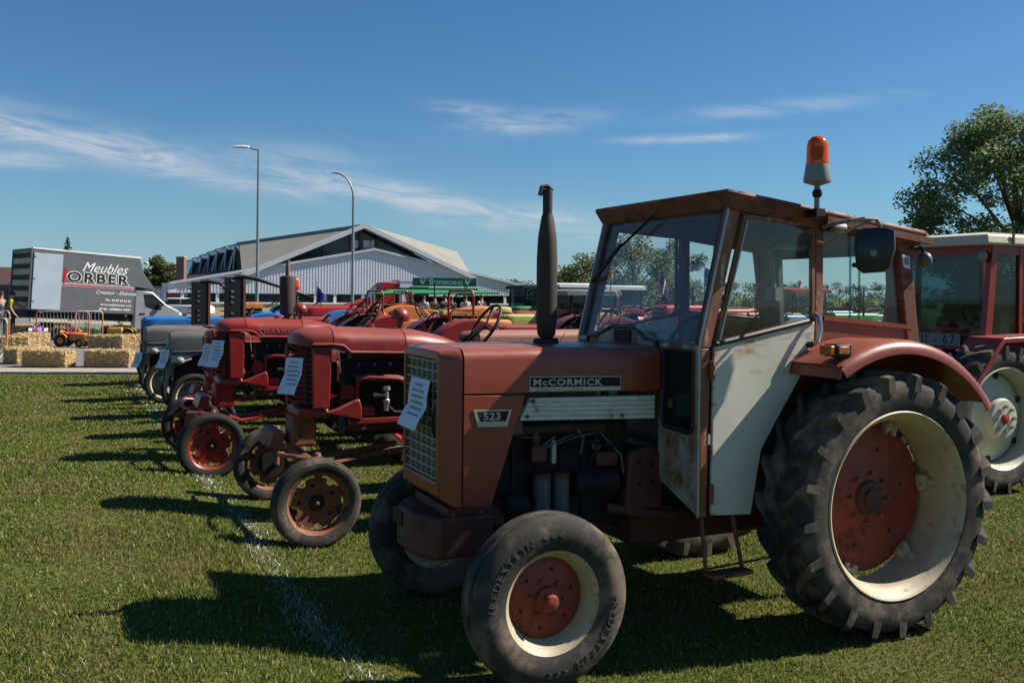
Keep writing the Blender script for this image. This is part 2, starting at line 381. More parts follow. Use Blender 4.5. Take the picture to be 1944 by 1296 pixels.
glass('cab_glass', (.94, .965, .96), .016)
glass('glass_clear', (.88, .93, .92), .02)
glass('glass_dark', (.42, .57, .59), .02)
def amber_glass():
    m = bpy.data.materials.new('beacon_amber'); m.use_nodes = True; b = m.node_tree.nodes['Principled BSDF']
    b.inputs['Base Color'].default_value = (.95, .14, .035, 1); b.inputs['Transmission Weight'].default_value = .55; b.inputs['Roughness'].default_value = .18; b.inputs['IOR'].default_value = 1.25
    MT['beacon_amber'] = m
amber_glass()
def leaf_mat(name, c1, c2, trans=.35):
    m = bpy.data.materials.new(name); m.use_nodes = True; t = m.node_tree; b = t.nodes['Principled BSDF']
    at_ = N(t, 'ShaderNodeNewGeometry'); rp = N(t, 'ShaderNodeValToRGB')
    rp.color_ramp.elements[0].color = (*c2, 1); rp.color_ramp.elements[1].color = (*c1, 1); t.links.new(at_.outputs['Random Per Island'], rp.inputs[0])
    t.links.new(rp.outputs[0], b.inputs['Base Color']); b.inputs['Roughness'].default_value = .55; b.inputs['Specular IOR Level'].default_value = .3
    tr = N(t, 'ShaderNodeBsdfTranslucent'); t.links.new(rp.outputs[0], tr.inputs[0]); mx = N(t, 'ShaderNodeMixShader'); mx.inputs[0].default_value = trans
    o = t.nodes['Material Output']; t.links.new(b.outputs[0], mx.inputs[1]); t.links.new(tr.outputs[0], mx.inputs[2]); t.links.new(mx.outputs[0], o.inputs[0]); MT[name] = m
leaf_mat('leaf_mid', (.15, .16, .045), (.05, .075, .022), .4)
leaf_mat('leaf_grey', (.24, .29, .13), (.10, .14, .06), .5)
leaf_mat('leaf_dark', (.055, .085, .022), (.022, .04, .012))
leaf_mat('leaf_pale', (.20, .21, .10), (.10, .12, .055), .45)
leaf_mat('needle', (.03, .055, .03), (.014, .026, .016), .1)
leaf_mat('blade', (.20, .215, .045), (.055, .10, .014), .35)
MT['blade'].node_tree.nodes['Principled BSDF'].inputs['Specular IOR Level'].default_value = .08
rb__ = [n for n in MT['blade'].node_tree.nodes if n.type == 'VALTORGB'][0].color_ramp
rb__.elements[1].position = .90; k_ = rb__.elements.new(.95); k_.color = (.42, .35, .19, 1); k_ = rb__.elements.new(1.0); k_.color = (.50, .45, .30, 1)
leaf_mat('blade_chalk', (.62, .62, .55), (.30, .31, .23), .15)
# ------------------------------------------------------------------ ground
YAW = R(25.5)
AX = Vector((math.cos(YAW), math.sin(YAW), 0)); NX = Vector((-math.sin(YAW), math.cos(YAW), 0))
F0 = Vector((-.144, 4.932, 0))
def row(x, y, z=0): return F0+AX*x+NX*y+Vector((0, 0, z))     # place in the row: x along the tractors, y along the chalk line
def ground_mat(name, greens, chalk=False):
    m = bpy.data.materials.new(name); m.use_nodes = True; t = m.node_tree; b = t.nodes['Principled BSDF']
    g = N(t, 'ShaderNodeNewGeometry')
    n1 = N(t, 'ShaderNodeTexNoise', inp={'Scale': .8, 'Detail': 8, 'Roughness': .7}); t.links.new(g.outputs['Position'], n1.inputs['Vector'])
    n2 = N(t, 'ShaderNodeTexNoise', inp={'Scale': 45, 'Detail': 6, 'Roughness': .7}); t.links.new(g.outputs['Position'], n2.inputs['Vector'])
    f = mth(t, 'ADD', mth(t, 'MULTIPLY', n1.outputs[0], .5), mth(t, 'MULTIPLY', n2.outputs[0], .5))
    rp = N(t, 'ShaderNodeValToRGB'); e = rp.color_ramp.elements; e[0].position = .36; e[1].position = .64
    e[0].color = (*greens[0], 1); e[1].color = (*greens[2], 1); k = e.new(.5); k.color = (*greens[1], 1)
    t.links.new(f, rp.inputs[0]); t.links.new(rp.outputs[0], b.inputs['Base Color']); b.inputs['Roughness'].default_value = .95; b.inputs['Specular IOR Level'].default_value = .1
    bp = N(t, 'ShaderNodeBump', inp={'Strength': .6, 'Distance': .03}); t.links.new(n2.outputs[0], bp.inputs['Height']); t.links.new(bp.outputs[0], b.inputs['Normal'])
    MT[name] = m; return m
ground_mat('lawn', ((.040, .062, .012), (.085, .10, .022), (.16, .135, .055)))
def sheet(name, pts, z, mat):
    return MB().add([(p[0], p[1], z) for p in pts], [tuple(range(len(pts)))]).build(name, mat, smooth=False)
def sst(t): t = np.clip(t, 0, 1); return t*t*(3-2*t)
def tz(X, Y):
    """the lawn swells a little in front of the near tractors"""
    lx = (X-F0.x)*AX.x+(Y-F0.y)*AX.y; ly = (X-F0.x)*NX.x+(Y-F0.y)*NX.y
    return .19*sst((-lx-.35)/1.35)*(1-sst((ly-2.5)/6))*(1-sst((-lx-7)/6))
gx = [-2500, -300, -60, -25]+list(np.arange(-14, 6.01, .25))+[20, 60, 300, 2500]; gy = [-60, -12]+list(np.arange(-4, 16.01, .25))+[40, 120, 600, 4500]
struct(MB().add([(x, y, float(tz(x, y))) for y in gy for x in gx], [(j*len(gx)+i, j*len(gx)+i+1, (j+1)*len(gx)+i+1, (j+1)*len(gx)+i) for j in range(len(gy)-1) for i in range(len(gx)-1)]).build('ground', MT['lawn']))
# paved path, kerb and the tarmac yard beyond the lawn
k0 = Vector((-10.95, 19.75, 0)); kd = Vector((1, .055, 0)).normalized(); kn = Vector((-kd.y, kd.x, 0))
def kp(u, v): p = k0+kd*u+kn*v; return (p.x, p.y)
struct(sheet('yard', [kp(-60, 1.45), kp(11.5, 1.45), kp(13, 45), kp(9, 88), kp(-70, 88)], .012, MT['asphalt']))
struct(sheet('path', [kp(-60, .16), kp(11.5, .16), kp(11.5, 1.45), kp(-60, 1.45)], .016, MT['concrete']))
kerb = struct(thing('kerb', 'long line of pale concrete kerb stones edging the lawn', 'kerb')); del kerb['category']; del kerb['label']
kstone = MB().box((0, 0, 0), (.985, .15, .16)).mesh('kerb_stone', MT['concrete'])
for i in range(-14, 12):
    p = kp(i+.5, .08); obj('kerb_stone', kstone, kerb, loc=(p[0], p[1], -.03+.004*(i % 3)), rot=(0, 0, math.atan2(kd.y, kd.x)))

# chalk line and grass: blades of the lawn
def blade_mesh(name, X, Y, mat, hmul=1.0, seed=1):
    g = np.random.default_rng(seed); n = len(X)
    h = (g.uniform(.008, .030, n)*hmul)*(1+.45*np.sin(X*2.1+1.3*np.sin(Y*1.7))*np.sin(Y*2.6+X))
    w = g.uniform(.0018, .0036, n)*np.clip(Y/4.5, 1, 4)
    a = g.uniform(0, 2*PI, n); l = g.uniform(0, 2*PI, n); lean = g.uniform(.2, 1.1, n)*h
    dx, dy = np.cos(a)*w, np.sin(a)*w; lx, ly = np.cos(l)*lean, np.sin(l)*lean
    V = np.empty((n, 5, 3)); Z = tz(X, Y)
    V[:, 0] = np.stack([X-dx, Y-dy, np.full(n, -.002)], 1); V[:, 1] = np.stack([X+dx, Y+dy, np.full(n, -.002)], 1)
    V[:, 2] = np.stack([X+dx*.8+lx*.35, Y+dy*.8+ly*.35, h*.6], 1); V[:, 3] = np.stack([X-dx*.8+lx*.35, Y-dy*.8+ly*.35, h*.6], 1)
    V[:, 4] = np.stack([X+lx, Y+ly, h], 1)
    V[:, :, 2] += Z[:, None]
    me = bpy.data.meshes.new(name); me.vertices.add(n*5); me.vertices.foreach_set('co', V.ravel())
    base = (np.arange(n)*5)[:, None]
    loops = (base+np.array([0, 1, 2, 3, 3, 2, 4])).ravel()
    starts = (np.arange(n)*7)[:, None]+np.array([0, 4]); tot = np.tile([4, 3], n)
    me.loops.add(n*7); me.loops.foreach_set('vertex_index', loops.astype(np.int32))
    me.polygons.add(n*2); me.polygons.foreach_set('loop_start', starts.ravel().astype(np.int32)); me.polygons.foreach_set('loop_total', tot.astype(np.int32))
    me.update(); me.validate(); me.materials.append(mat); return me
def blade_colour():
    m = MT['blade']; t = m.node_tree; b = t.nodes['Principled BSDF']
    g = N(t, 'ShaderNodeNewGeometry'); n1 = N(t, 'ShaderNodeTexNoise', inp={'Scale': 1.1, 'Detail': 6, 'Roughness': .65}); t.links.new(g.outputs['Position'], n1.inputs['Vector'])
    src = b.inputs['Base Color'].links[0].from_socket
    mx = N(t, 'ShaderNodeMix', data_type='RGBA'); mx.inputs[7].default_value = (.23, .18, .075, 1)
    t.links.new(mth(t, 'MULTIPLY', mth(t, 'SUBTRACT', n1.outputs[0], .50), 6, clamp=True), mx.inputs[0]); t.links.new(src, mx.inputs[6])
    for l in list(src.links):
        if l.to_node != mx: t.links.new(mx.outputs[2], l.to_socket)
blade_colour()
g_ = np.random.default_rng(3)
def scatter(n, y0, y1, k):
    u = g_.random(n); e = 2-k
    Yv = (y0**e+u*(y1**e-y0**e))**(1/e); Xv = (g_.random(n)*2-1)*(.6*Yv+.4); return Xv, Yv
Xv, Yv = scatter(500000, 3.5, 19.6, 1.55)
lx_ = (Xv-F0.x)*AX.x+(Yv-F0.y)*AX.y; ly_ = (Xv-F0.x)*NX.x+(Yv-F0.y)*NX.y
wob = .03*np.sin(ly_*1.7)+.02*np.sin(ly_*4.3)
keep = (Yv < 19.72+(Xv+10.95)*.055) | (Xv > 1)
dist = np.abs(lx_+.80+.006*ly_+wob); patch = .65+.35*np.sin(ly_*3.1+1.2*np.sin(ly_*1.3))
pch = np.clip(1.15-dist/.13, 0, 1)*(.35+.65*patch)
is_ch = (g_.random(len(Xv)) < pch*.62) & (ly_ < 15.5)
gr = obj('grass', blade_mesh('grass', Xv[keep & ~is_ch], Yv[keep & ~is_ch], MT['blade'], 1, 5)); struct(gr, 'stuff'); gr['label'] = 'short green and dry lawn grass under the row of tractors'
ch = obj('chalk_line', blade_mesh('chalk_line', Xv[keep & is_ch], Yv[keep & is_ch], MT['blade_chalk'], .9, 6)); struct(ch, 'stuff'); ch['label'] = 'faint white chalk line sprayed on the grass along the tractor fronts'

# ------------------------------------------------------------------ trees
def leaves(name, cen, rad, n, size, mat, seed, parent, squash=.8):
    g = np.random.default_rng(seed); cen = np.array(cen); rad = np.array(rad); k = len(cen)
    w = rad**2; idx = g.choice(k, n, p=w/w.sum())
    d = g.normal(size=(n, 3)); d /= np.linalg.norm(d, axis=1)[:, None]
    rr = g.random(n)**.45; P = cen[idx]+d*(rad[idx]*rr)[:, None]*np.array([1, 1, squash])
    nrm = g.normal(size=(n, 3)); nrm[:, 2] = np.abs(nrm[:, 2])+.3; nrm /= np.linalg.norm(nrm, axis=1)[:, None]
    u = np.cross(nrm, g.normal(size=(n, 3))); u /= np.linalg.norm(u, axis=1)[:, None]; v = np.cross(nrm, u)
    s = g.uniform(.6, 1.25, n)[:, None]*size
    V = np.empty((n, 4, 3)); V[:, 0] = P-u*s; V[:, 1] = P-v*s*.55; V[:, 2] = P+u*s; V[:, 3] = P+v*s*.55
    me = bpy.data.meshes.new(name); me.vertices.add(n*4); me.vertices.foreach_set('co', V.ravel())
    me.loops.add(n*4); me.loops.foreach_set('vertex_index', np.arange(n*4, dtype=np.int32))
    me.polygons.add(n); me.polygons.foreach_set('loop_start', np.arange(0, n*4, 4, dtype=np.int32)); me.polygons.foreach_set('loop_total', np.full(n, 4, dtype=np.int32))
    me.update(); me.validate(); me.materials.append(mat); return obj(name, me, parent)
def tree(name, label, base, h, rx, nclump, nleaf, size, mat, seed, group=None, low=.22, clump=.3, trunk_r=.22, gap=.55):
    r_ = random.Random(seed); t = thing(name, label, 'tree', base, 0, group)
    zc = h*(1+low)/2; rz = h*(1-low)/2; cen = []; rad = []
    for i in range(nclump):
        while True:
            p = Vector((r_.uniform(-1, 1), r_.uniform(-1, 1), r_.uniform(-1, 1)))
            if gap < p.length < 1: break
        q = p.length; f = .8 if p.z > .5 else 1
        cen.append((p.x*rx*f*.85, p.y*rx*f*.85, zc+p.z*rz*.88)); rad.append(clump*rx*r_.uniform(.55, 1.1))
    mb = MB(); mb.tube([(0, 0, -.1), (.03, .02, h*.25), (-.04, .03, h*.5), (.02, 0, h*.8)], [trunk_r, trunk_r*.8, trunk_r*.5, trunk_r*.12], 9)
    for c in cen[:26]:
        z0 = max(h*.16, min(h*.6, c[2]*.55)); mb.tube([(0, 0, z0), (c[0]*.45, c[1]*.45, z0+(c[2]-z0)*.6), c], [trunk_r*.34, trunk_r*.2, trunk_r*.05], 5)
    mb.build('trunk', MT['bark'], t)
    leaves('crown', cen, rad, nleaf, size, mat, seed, t)
    return t
p = at(1912, 600, 34); tree('broadleaf_tree', 'tall loose crowned tree rising behind the tractor with the cream roof', (p.x+.35, p.y, 0), 9.5, 4.3, 230, 46000, .085, MT['leaf_grey'], 11, low=.06, clump=.165, trunk_r=.24)
p = at(1205, 600, 52); tree('broadleaf_tree', 'pale feathery tree seen through the windscreen of the cab, broadest of the three', (p.x, p.y, 0), 5.4, 3.1, 44, 6500, .10, MT['leaf_pale'], 12, low=.2, clump=.26, trunk_r=.16)
p = at(1290, 600, 55); tree('broadleaf_tree', 'slim pale tree seen through the windscreen beside the hanging flag', (p.x, p.y, 0), 5.2, 2.0, 30, 4200, .10, MT['leaf_pale'], 13, low=.2, clump=.3, trunk_r=.14)
p = at(1130, 600, 58); tree('broadleaf_tree', 'bushy green tree beside the upright black exhaust pipe', (p.x, p.y, 0), 4.6, 2.6, 34, 6500, .10, MT['leaf_mid'], 14, low=.1, clump=.34, trunk_r=.16)
p = at(1085, 600, 75); tree('broadleaf_tree', 'dark rounded tree behind the white roofed tractor cab', (p.x, p.y, 0), 4.0, 2.2, 26, 5000, .14, MT['leaf_dark'], 15, low=.05, clump=.4, trunk_r=.16)
p = at(958, 600, 110); tree('broadleaf_tree', 'small green treetop showing over the right slope of the hall', (p.x, p.y, 0), 4.3, 1.6, 18, 3000, .16, MT['leaf_mid'], 16, low=.05, clump=.42, trunk_r=.2)
p = at(308, 600, 95); tree('broadleaf_tree', 'dense round green tree beside the brick chimney', (p.x, p.y, 0), 5.7, 2.0, 40, 9000, .15, MT['leaf_mid'], 17, low=.02, clump=.42, trunk_r=.3, gap=.4)
p = at(277, 600, 110); tree('broadleaf_tree', 'light green treetop just behind the nose of the furniture lorry', (p.x, p.y, 0), 4.4, 1.3, 18, 2500, .16, MT['leaf_pale'], 18, low=.02, clump=.42, trunk_r=.2)
# conifer tip behind the lorry
p = at(128, 600, 70); t = thing('spruce_tree', 'dark spruce top standing behind the furniture lorry', 'tree', (p.x, p.y, 0))
MB().cyl((0, 0, 0), (0, 0, 6.0), .14, .015, 8).build('trunk', MT['bark'], t)
cen = []; rad = []
for i in range(60):
    z = 1.2+4.7*(i/60); r0 = 1.5*(6.05-z)/4.8; a = i*2.4
    for f in (.35, .8): cen.append((math.cos(a)*r0*f, math.sin(a)*r0*f, z-.1*f)); rad.append(.09+.16*(6-z)/4.8)
leaves('crown', cen, rad, 6000, .07, MT['needle'], 21, t, .4)
# far belt of trees closing the field
wn_ = obj('distant_wood', None) if False else None
cen = []; rad = []
for i in range(240):
    x = -20+i*.95+rnd.uniform(-.4, .4); top = 2.2+1.3*abs(math.sin(i*.37))+.9*rnd.random()
    for k in range(3): cen.append((x+rnd.uniform(-.8, .8), 165+rnd.uniform(-3, 3), .5+top*k/2.4)); rad.append(rnd.uniform(.8, 1.4))
dw = leaves('distant_wood', cen, rad, 70000, .20, MT['leaf_dark'], 22, None); struct(dw, 'stuff'); dw['label'] = 'low dark belt of woodland along the far edge of the field'

# ------------------------------------------------------------------ hall
HY = 75.0
HX0 = at(711, 474, HY).x; HTH = R(27)
hall = thing('hall', 'white ribbed hall with a big grey folded roof and sloping gable', 'building', (HX0, HY, 0), HTH)
def hl(px, py, Y=None):
    """photograph pixel on the hall's front plane (or at depth Y) in the hall's own axes"""
    c, s = math.cos(HTH), math.sin(HTH)
    if Y is None:
        q = at(px, py, 1.0); u = (HY*q.x-HX0)/(c-q.x*s); d = HY+u*s
        return Vector((u, 0, CH+(q.z-CH)*d))
    q = at(px, py, Y); dx, dy = q.x-HX0, q.y-HY
    return Vector((dx*c+dy*s, -dx*s+dy*c, q.z))
def hp(px, py): q = hl(px, py); return (q.x, q.z)
zb = 1.72
L, Rr, Pk = hp(336, 535), hp(1003, 546), hp(711, 474)
zside = hl(320, 541)
MB().prism([(L[0], zb), (Rr[0], zb), (Rr[0], Rr[1]), Pk, L], 0, 5).build('wall', MT['clad_white'], hall, smooth=False)
ribs = MB(); x = L[0]+.1
while x < Rr[0]:
    zt = L[1]+(Pk[1]-L[1])*(x-L[0])/(Pk[0]-L[0]) if x < Pk[0] else Pk[1]+(Rr[1]-Pk[1])*(x-Pk[0])/(Rr[0]-Pk[0])
    ribs.bx(x, x+.085, -.05, .01, zb+.01, zt-.16); x += .235
r = ribs.build('cladding_ribs', MT['clad_white'], hall, smooth=False); r['kind'] = 'stuff'
def beam(mb, a, b, Y0, Y1, th):
    mb.prism([(a[0], a[1]-th), (b[0], b[1]-th), (b[0], b[1]), (a[0], a[1])], Y0, Y1)
f = MB(); beam(f, (L[0]-.5, L[1]+.0), (Pk[0], Pk[1]+.12), -.25, .2, .17); f.build('verge', MT['fascia'], hall, smooth=False)
f = MB(); beam(f, (Pk[0], Pk[1]+.12), (Rr[0]+.2, Rr[1]+.1), -.25, .2, .17); f.build('verge', MT['fascia'], hall, smooth=False)
f = MB(); f.bx(zside.x, L[0], -.1, 4, zb, L[1]-.06); f.build('corner_cladding', MT['clad_white'], hall, smooth=False)
MB().bx(L[0]+.8, Rr[0]-.3, .12, 4, .95, zb).build('window_band', MT['dark_glass'], hall, smooth=False)
MB().bx(L[0]+.75, Rr[0], .06, 4, 0, .95).build('base_wall', MT['render_yellow'], hall, smooth=False)
MB().bx(L[0]+.75, Rr[0]-.2, -.02, .2, .93, 1.05).build('sill', MT['white'], hall, smooth=False)
for px in (347, 414, 452, 560, 600, 637, 690, 740, 960):
    xx = hp(px, 560)[0]; MB().bx(xx-.12, xx+.12, .02, .3, 1.05, zb).build('window_post', MT['white'], hall, smooth=False)
for px0, px1 in ((318, 331), (331, 345)):
    a, b = hp(px0, 560)[0], hp(px1, 560)[0]; MB().bx(a, b-.02, .2, 1, 0, zb).build('brick_pier', MT['brick'], hall, smooth=False)
# upper gable: dark glazing, posts and the big roof
A = hl(691, 425); EL = hl(476, 514); ER = hl(884, 519)
MB().prism([(EL.x-.7, EL.z-.6), (ER.x+.8, ER.z-.6), (A.x, A.z-.2)], .9, 1.2).build('gable_glazing', MT['dark_glass'], hall, smooth=False)
for px, top, w in ((620, 462, .12), (672, 440, .18), (690, 434, .22), (721, 450, .14)):
    q = hl(px, top); MB().bx(q.x-w/2, q.x+w/2, .75, .95, Pk[1]-1.6, q.z).build('gable_post', MT['wood_brown'], hall, smooth=False)
q0, q1 = hl(676, 452), hl(735, 452); MB().bx(q0.x, q1.x, .8, .93, q0.z-.06, q0.z+.06).build('transom', MT['wood_brown'], hall, smooth=False)
for px0, px1, py0, py1 in ((677, 687, 455, 470), (697, 709, 455, 470), (711, 718, 455, 470)):
    a, b = hl(px0, py0), hl(px1, py1); MB().bx(a.x, b.x, .84, .89, b.z, a.z).build('window_pane', MT['light_lens'], hall, smooth=False)
f = MB(); beam(f, (EL.x-.8, EL.z-.25), (A.x, A.z), -.4, .3, .36); f.build('fascia', MT['fascia'], hall, smooth=False)
f = MB(); beam(f, (A.x, A.z), (ER.x+.8, ER.z-.25), -.4, .3, .36); f.build('fascia', MT['fascia'], hall, smooth=False)
def slab(mb, pts, th=.3):
    P = [Vector(p) for p in pts]; n = (P[1]-P[0]).cross(P[2]-P[0]).normalized()
    if n.z < 0: n = -n
    vs = P+[p-n*th for p in P]; k = len(P)
    mb.add(vs, [tuple(range(k)), tuple(range(2*k-1, k-1, -1))]+[(i, (i+1) % k, k+(i+1) % k, k+i) for i in range(k)])
TL = hl(450, 460, 92); BL = hl(466, 514, 88)
TR = hl(868, 478, 92); BR = hl(892, 516, 88)
mb = MB(); slab(mb, [(A.x, A.y+.31, A.z), TL, BL, (EL.x-.8, EL.y+.31, EL.z-.25)]); mb.build('roof', MT['roof_grey'], hall, smooth=False)
mb = MB(); slab(mb, [(A.x+.05, A.y+.31, A.z), TR, BR, (ER.x+.8, ER.y+.31, ER.z-.25)]); mb.build('roof', MT['roof_grey'], hall, smooth=False)
mb = MB(); slab(mb, [(A.x, A.y+.6, A.z-.05), TL+Vector((0, .2, -.05)), hl(660, 440, 118), TR+Vector((0, .2, -.05))]); mb.build('roof', MT['roof_grey'], hall, smooth=False)
# stepped saw-tooth dormers on the left flank
for i, (xa, ya, xb, yb) in enumerate(((441, 463, 462, 513), (424, 468, 447, 517), (407, 474, 431, 519), (392, 480, 414, 522), (377, 486, 399, 525), (361, 492, 382, 528))):
    Y = 92+i*2.2; a = hl(xa+6, ya, Y); b = hl(xb, yb, Y); c = hl(xa-9, yb+3, Y); Y = a.y
    d = part('dormer', hall); bk = 7
    mb = MB(); mb.prism([(a.x, a.z), (b.x+.9, b.z), (c.x+.55, c.z)], Y, Y+bk); mb.build('dormer_roof', MT['roof_grey'], d, smooth=False)
    mb = MB(); mb.prism([(a.x-.02, a.z-.12), (c.x+.75, c.z), (c.x+.1, c.z)], Y-.25, Y+bk-.3); mb.build('dormer_pane', MT['dark_glass'], d, smooth=False)
    mb = MB(); mb.tube([(a.x, Y-.3, a.z), (c.x+.45, Y-.3, c.z)], .09, 6); mb.build('dormer_frame', MT['fascia'], d)
q0 = hl(350, 527, 90); q1 = hl(470, 512, 84)
mb = MB(); slab(mb, [q0, q1, q1+Vector((0, 14, .2)), q0+Vector((0, 20, .2))], 1.2); mb.build('flat_roof', MT['wood_brown'], hall, smooth=False)
# chimney
c = at(345, 535, 86); ctop = at(345, 490, 86)
ch_ = thing('chimney_stack', 'square brown brick chimney standing at the left end of the hall', 'chimney', (c.x, 86, 0))
MB().bx(-.36, .36, -.36, .36, 0, ctop.z).build('shaft', MT['brick'], ch_, smooth=False); MB().bx(-.4, .4, -.4, .4, ctop.z, ctop.z+.14).build('cap', MT['concrete'], ch_, smooth=False)
# low ribbed annex left of the hall, partly in shade
a0 = at(250, 545, 80); a1 = at(322, 545, 80)
an = thing('annex', 'low white ribbed annex wall joining the hall on the left', 'building', (0, 0, 0))
MB().bx(a0.x-6, a1.x, 80, 90, 0, a0.z).build('wall', MT['clad_white'], an, smooth=False)
rb = MB(); x = a0.x-6
while x < a1.x-.1: rb.bx(x, x+.16, 79.9, 80.02, .05, a0.z-.1); x += .42
r = rb.build('cladding_ribs', MT['clad_white'], an, smooth=False); r['kind'] = 'stuff'
MB().bx(a0.x-6.1, a1.x-.05, 79.8, 90.1, a0.z-.05, a0.z+.12).build('coping', MT['roof_grey'], an, smooth=False)
# house at the far left
h0 = at(-40, 560, 60); h1 = at(60, 560, 60)
ho = thing('house', 'low brown roofed house half hidden behind the lorry tail', 'building', (0, 60, 0))
ze = at(0, 533, 60).z; zr = at(0, 504, 60).z
MB().bx(h0.x-3, h1.x, 0, 8, 0, ze).build('wall', MT['brick'], ho, smooth=False)
MB().prism([(-.6, ze-.1), (8.6, ze-.1), (4, zr)], h0.x-3.4, h1.x+.4, 'x').build('roof', MT['wood_brown'], ho, smooth=False)
MB().bx(h0.x-3.1, h1.x+.2, -.5, -.25, ze-.25, ze-.08).build('gutter', MT['fascia'], ho, smooth=False)
for k in range(3): MB().bx(h0.x+1.2*k, h0.x+.7+1.2*k, -.06, .02, .9, 1.9).build('window', MT['dark_glass'], ho, smooth=False)

# ------------------------------------------------------------------ street lamps
def lamp(px, pyt, Y, kind, label):
    p = at(px, 560, Y); top = at(px, pyt, Y).z; t = thing('street_lamp', label, 'lamp post', (p.x, Y, 0)); s = Y/FPX
    if kind == 'L':
        MB().cyl((0, 0, 0), (0, 0, top), .075, .045, 10).build('pole', MT['lamp_grey'], t)
        MB().tube([(0, 0, top-.05), (-20*s, 0, top+.09)], .032, 8).build('arm', MT['lamp_grey'], t)
        m = MB(); m.loft([[(-(18+u*34)*s, w*math.sin(k*PI/4)*1.3, top+.1+.02*u+w*.55*math.cos(k*PI/4)) for k in range(8)] for u, w in ((0, .10), (.3, .14), (.75, .11), (1, .02))]); m.build('lantern', MT['white'], t)
    else:
        pts = [(0, 0, 0), (0, 0, top-1.3)]
        for k in range(1, 8):
            a = k/7*R(78); pts.append((-.95*(1-math.cos(a)), 0, top-1.3+1.25*math.sin(a)))
        MB().tube(pts, [.08, .06]+[.05-.002*k for k in range(7)], 10).build('pole', MT['lamp_grey'], t)
        e = pts[-1]; m = MB(); m.loft([[(e[0]-u*.55+.1, w*math.sin(k*PI/4)*1.2, e[2]+.04*u+w*.5*math.cos(k*PI/4)) for k in range(8)] for u, w in ((0, .05), (.4, .11), (1, .02))]); m.build('lantern', MT['lamp_grey'], t)
    return t
lamp(489, 284, 40, 'L', 'straight grey lamp post with a flat white lantern on a short arm')
lamp(670, 327, 46, 'C', 'grey lamp post whose top curves over to a small lantern')
p = at(262, 560, 70); t = thing('street_lamp', 'distant thin lamp with twin round heads beyond the lorry nose', 'lamp post', (p.x, 70, 0)); zt = at(262, 500, 70).z
MB().tube([(0, 0, 0), (0, 0, zt-.5), (-.2, 0, zt-.1), (-.5, 0, zt)], .04, 6).build('pole', MT['lamp_grey'], t)
MB().ball((-.55, 0, zt), .22, 10, (1, 1, .7)).build('lantern', MT['roof_cream'], t); MB().ball((.65, 0, zt+.02), .2, 10, (1, 1, .7)).build('lantern', MT['roof_cream'], t); MB().tube([(0, 0, zt-.45), (.3, 0, zt-.1), (.6, 0, zt)], .03, 6).build('arm', MT['lamp_grey'], t)
# ------------------------------------------------------------------ wheels
def circ(n, r, c=(0, 0), a0=0): return [(c[0]+r*math.cos(a0+2*PI*i/n), c[1]+r*math.sin(a0+2*PI*i/n)) for i in range(n)]
def ribbed_tyre(Rt, r, w, mat, nseg=64):
    h = w/2; g = Rt-.016
    prof = [(r, -h*.75), (r+.015, -h*.9), (r+(Rt-r)*.4, -h*1.02), (r+(Rt-r)*.68, -h*.98), (Rt-.028, -h*.84), (Rt-.012, -h*.74), (Rt-.005, -h*.6), (Rt-.003, -h*.48), (g, -h*.42), (g, -h*.32), (Rt, -h*.24)]
    prof = prof+[(a, -b) for a, b in reversed(prof)]
    return MB().lathe(prof, nseg, closed=True).mesh('tyre', mat)
def lug_tyre(Rt, r, w, n, mat, lug=.042, nseg=72, sweep=.26):
    h = w/2; c = Rt-lug
    prof = [(r, -h*.85), (r+.02, -h*.96), (r+(c-r)*.4, -h*1.03), (r+(c-r)*.7, -h*1.02), (c-.028, -h*.96), (c-.008, -h*.82), (c, -h*.45), (c+.002, 0)]
    prof = prof+[(a, -b) for a, b in reversed(prof[:-1])]
    mb = MB().lathe(prof, nseg, closed=True)
    for s in (-1, 1):
        for i in range(n):
            th0 = 2*PI*(i+(.5 if s > 0 else 0))/n; loops = []
            for t, rt, rb, hw in ((0, Rt, c-.01, .022), (.35, Rt, c-.01, .020), (.7, Rt-.004, c-.012, .021), (.96, Rt-.010, c-.03, .024), (1.07, Rt-.022, c-.07, .020)):
                y = s*(.004+t*h*.99); th = th0-sweep*t**.85; hwa = hw/Rt
                loops.append([(rr*math.cos(th+d), y, rr*math.sin(th+d)) for rr, d in ((rb, -hwa*1.5), (rt, -hwa), (rt, hwa), (rb, hwa*1.5))])
            mb.loft(loops)
    return mb.mesh('tyre', mat, ang=30)
def wheel(parent, loc, meshes, flip=False, spin=0, name='wheel', steer=0):
    e = part(name, parent, loc, (0, spin, (PI if flip else 0)+steer))
    for n, me, *locs in meshes:
        if locs:
            for q in locs[0]: obj(n, me, e, loc=q[0], rot=(0, q[1], 0))
        else:
            o = obj(n, me, e)
            if n == 'sidewall_lettering': o['kind'] = 'stuff'
    return e
def bolts(name, mat, n, rad, y0, y1, r, seg=6, a0=0):
    me = MB().cyl((0, y0, 0), (0, y1, 0), r, r, seg).mesh(name, mat)
    return (name, me, [((rad*math.cos(a0+2*PI*i/n), 0, rad*math.sin(a0+2*PI*i/n)), 0) for i in range(n)])

# ------------------------------------------------------------------ the big tractor
H = thing('tractor', 'rusty red tractor with a faded white door, closed cab and orange beacon', 'tractor', F0, YAW, None)
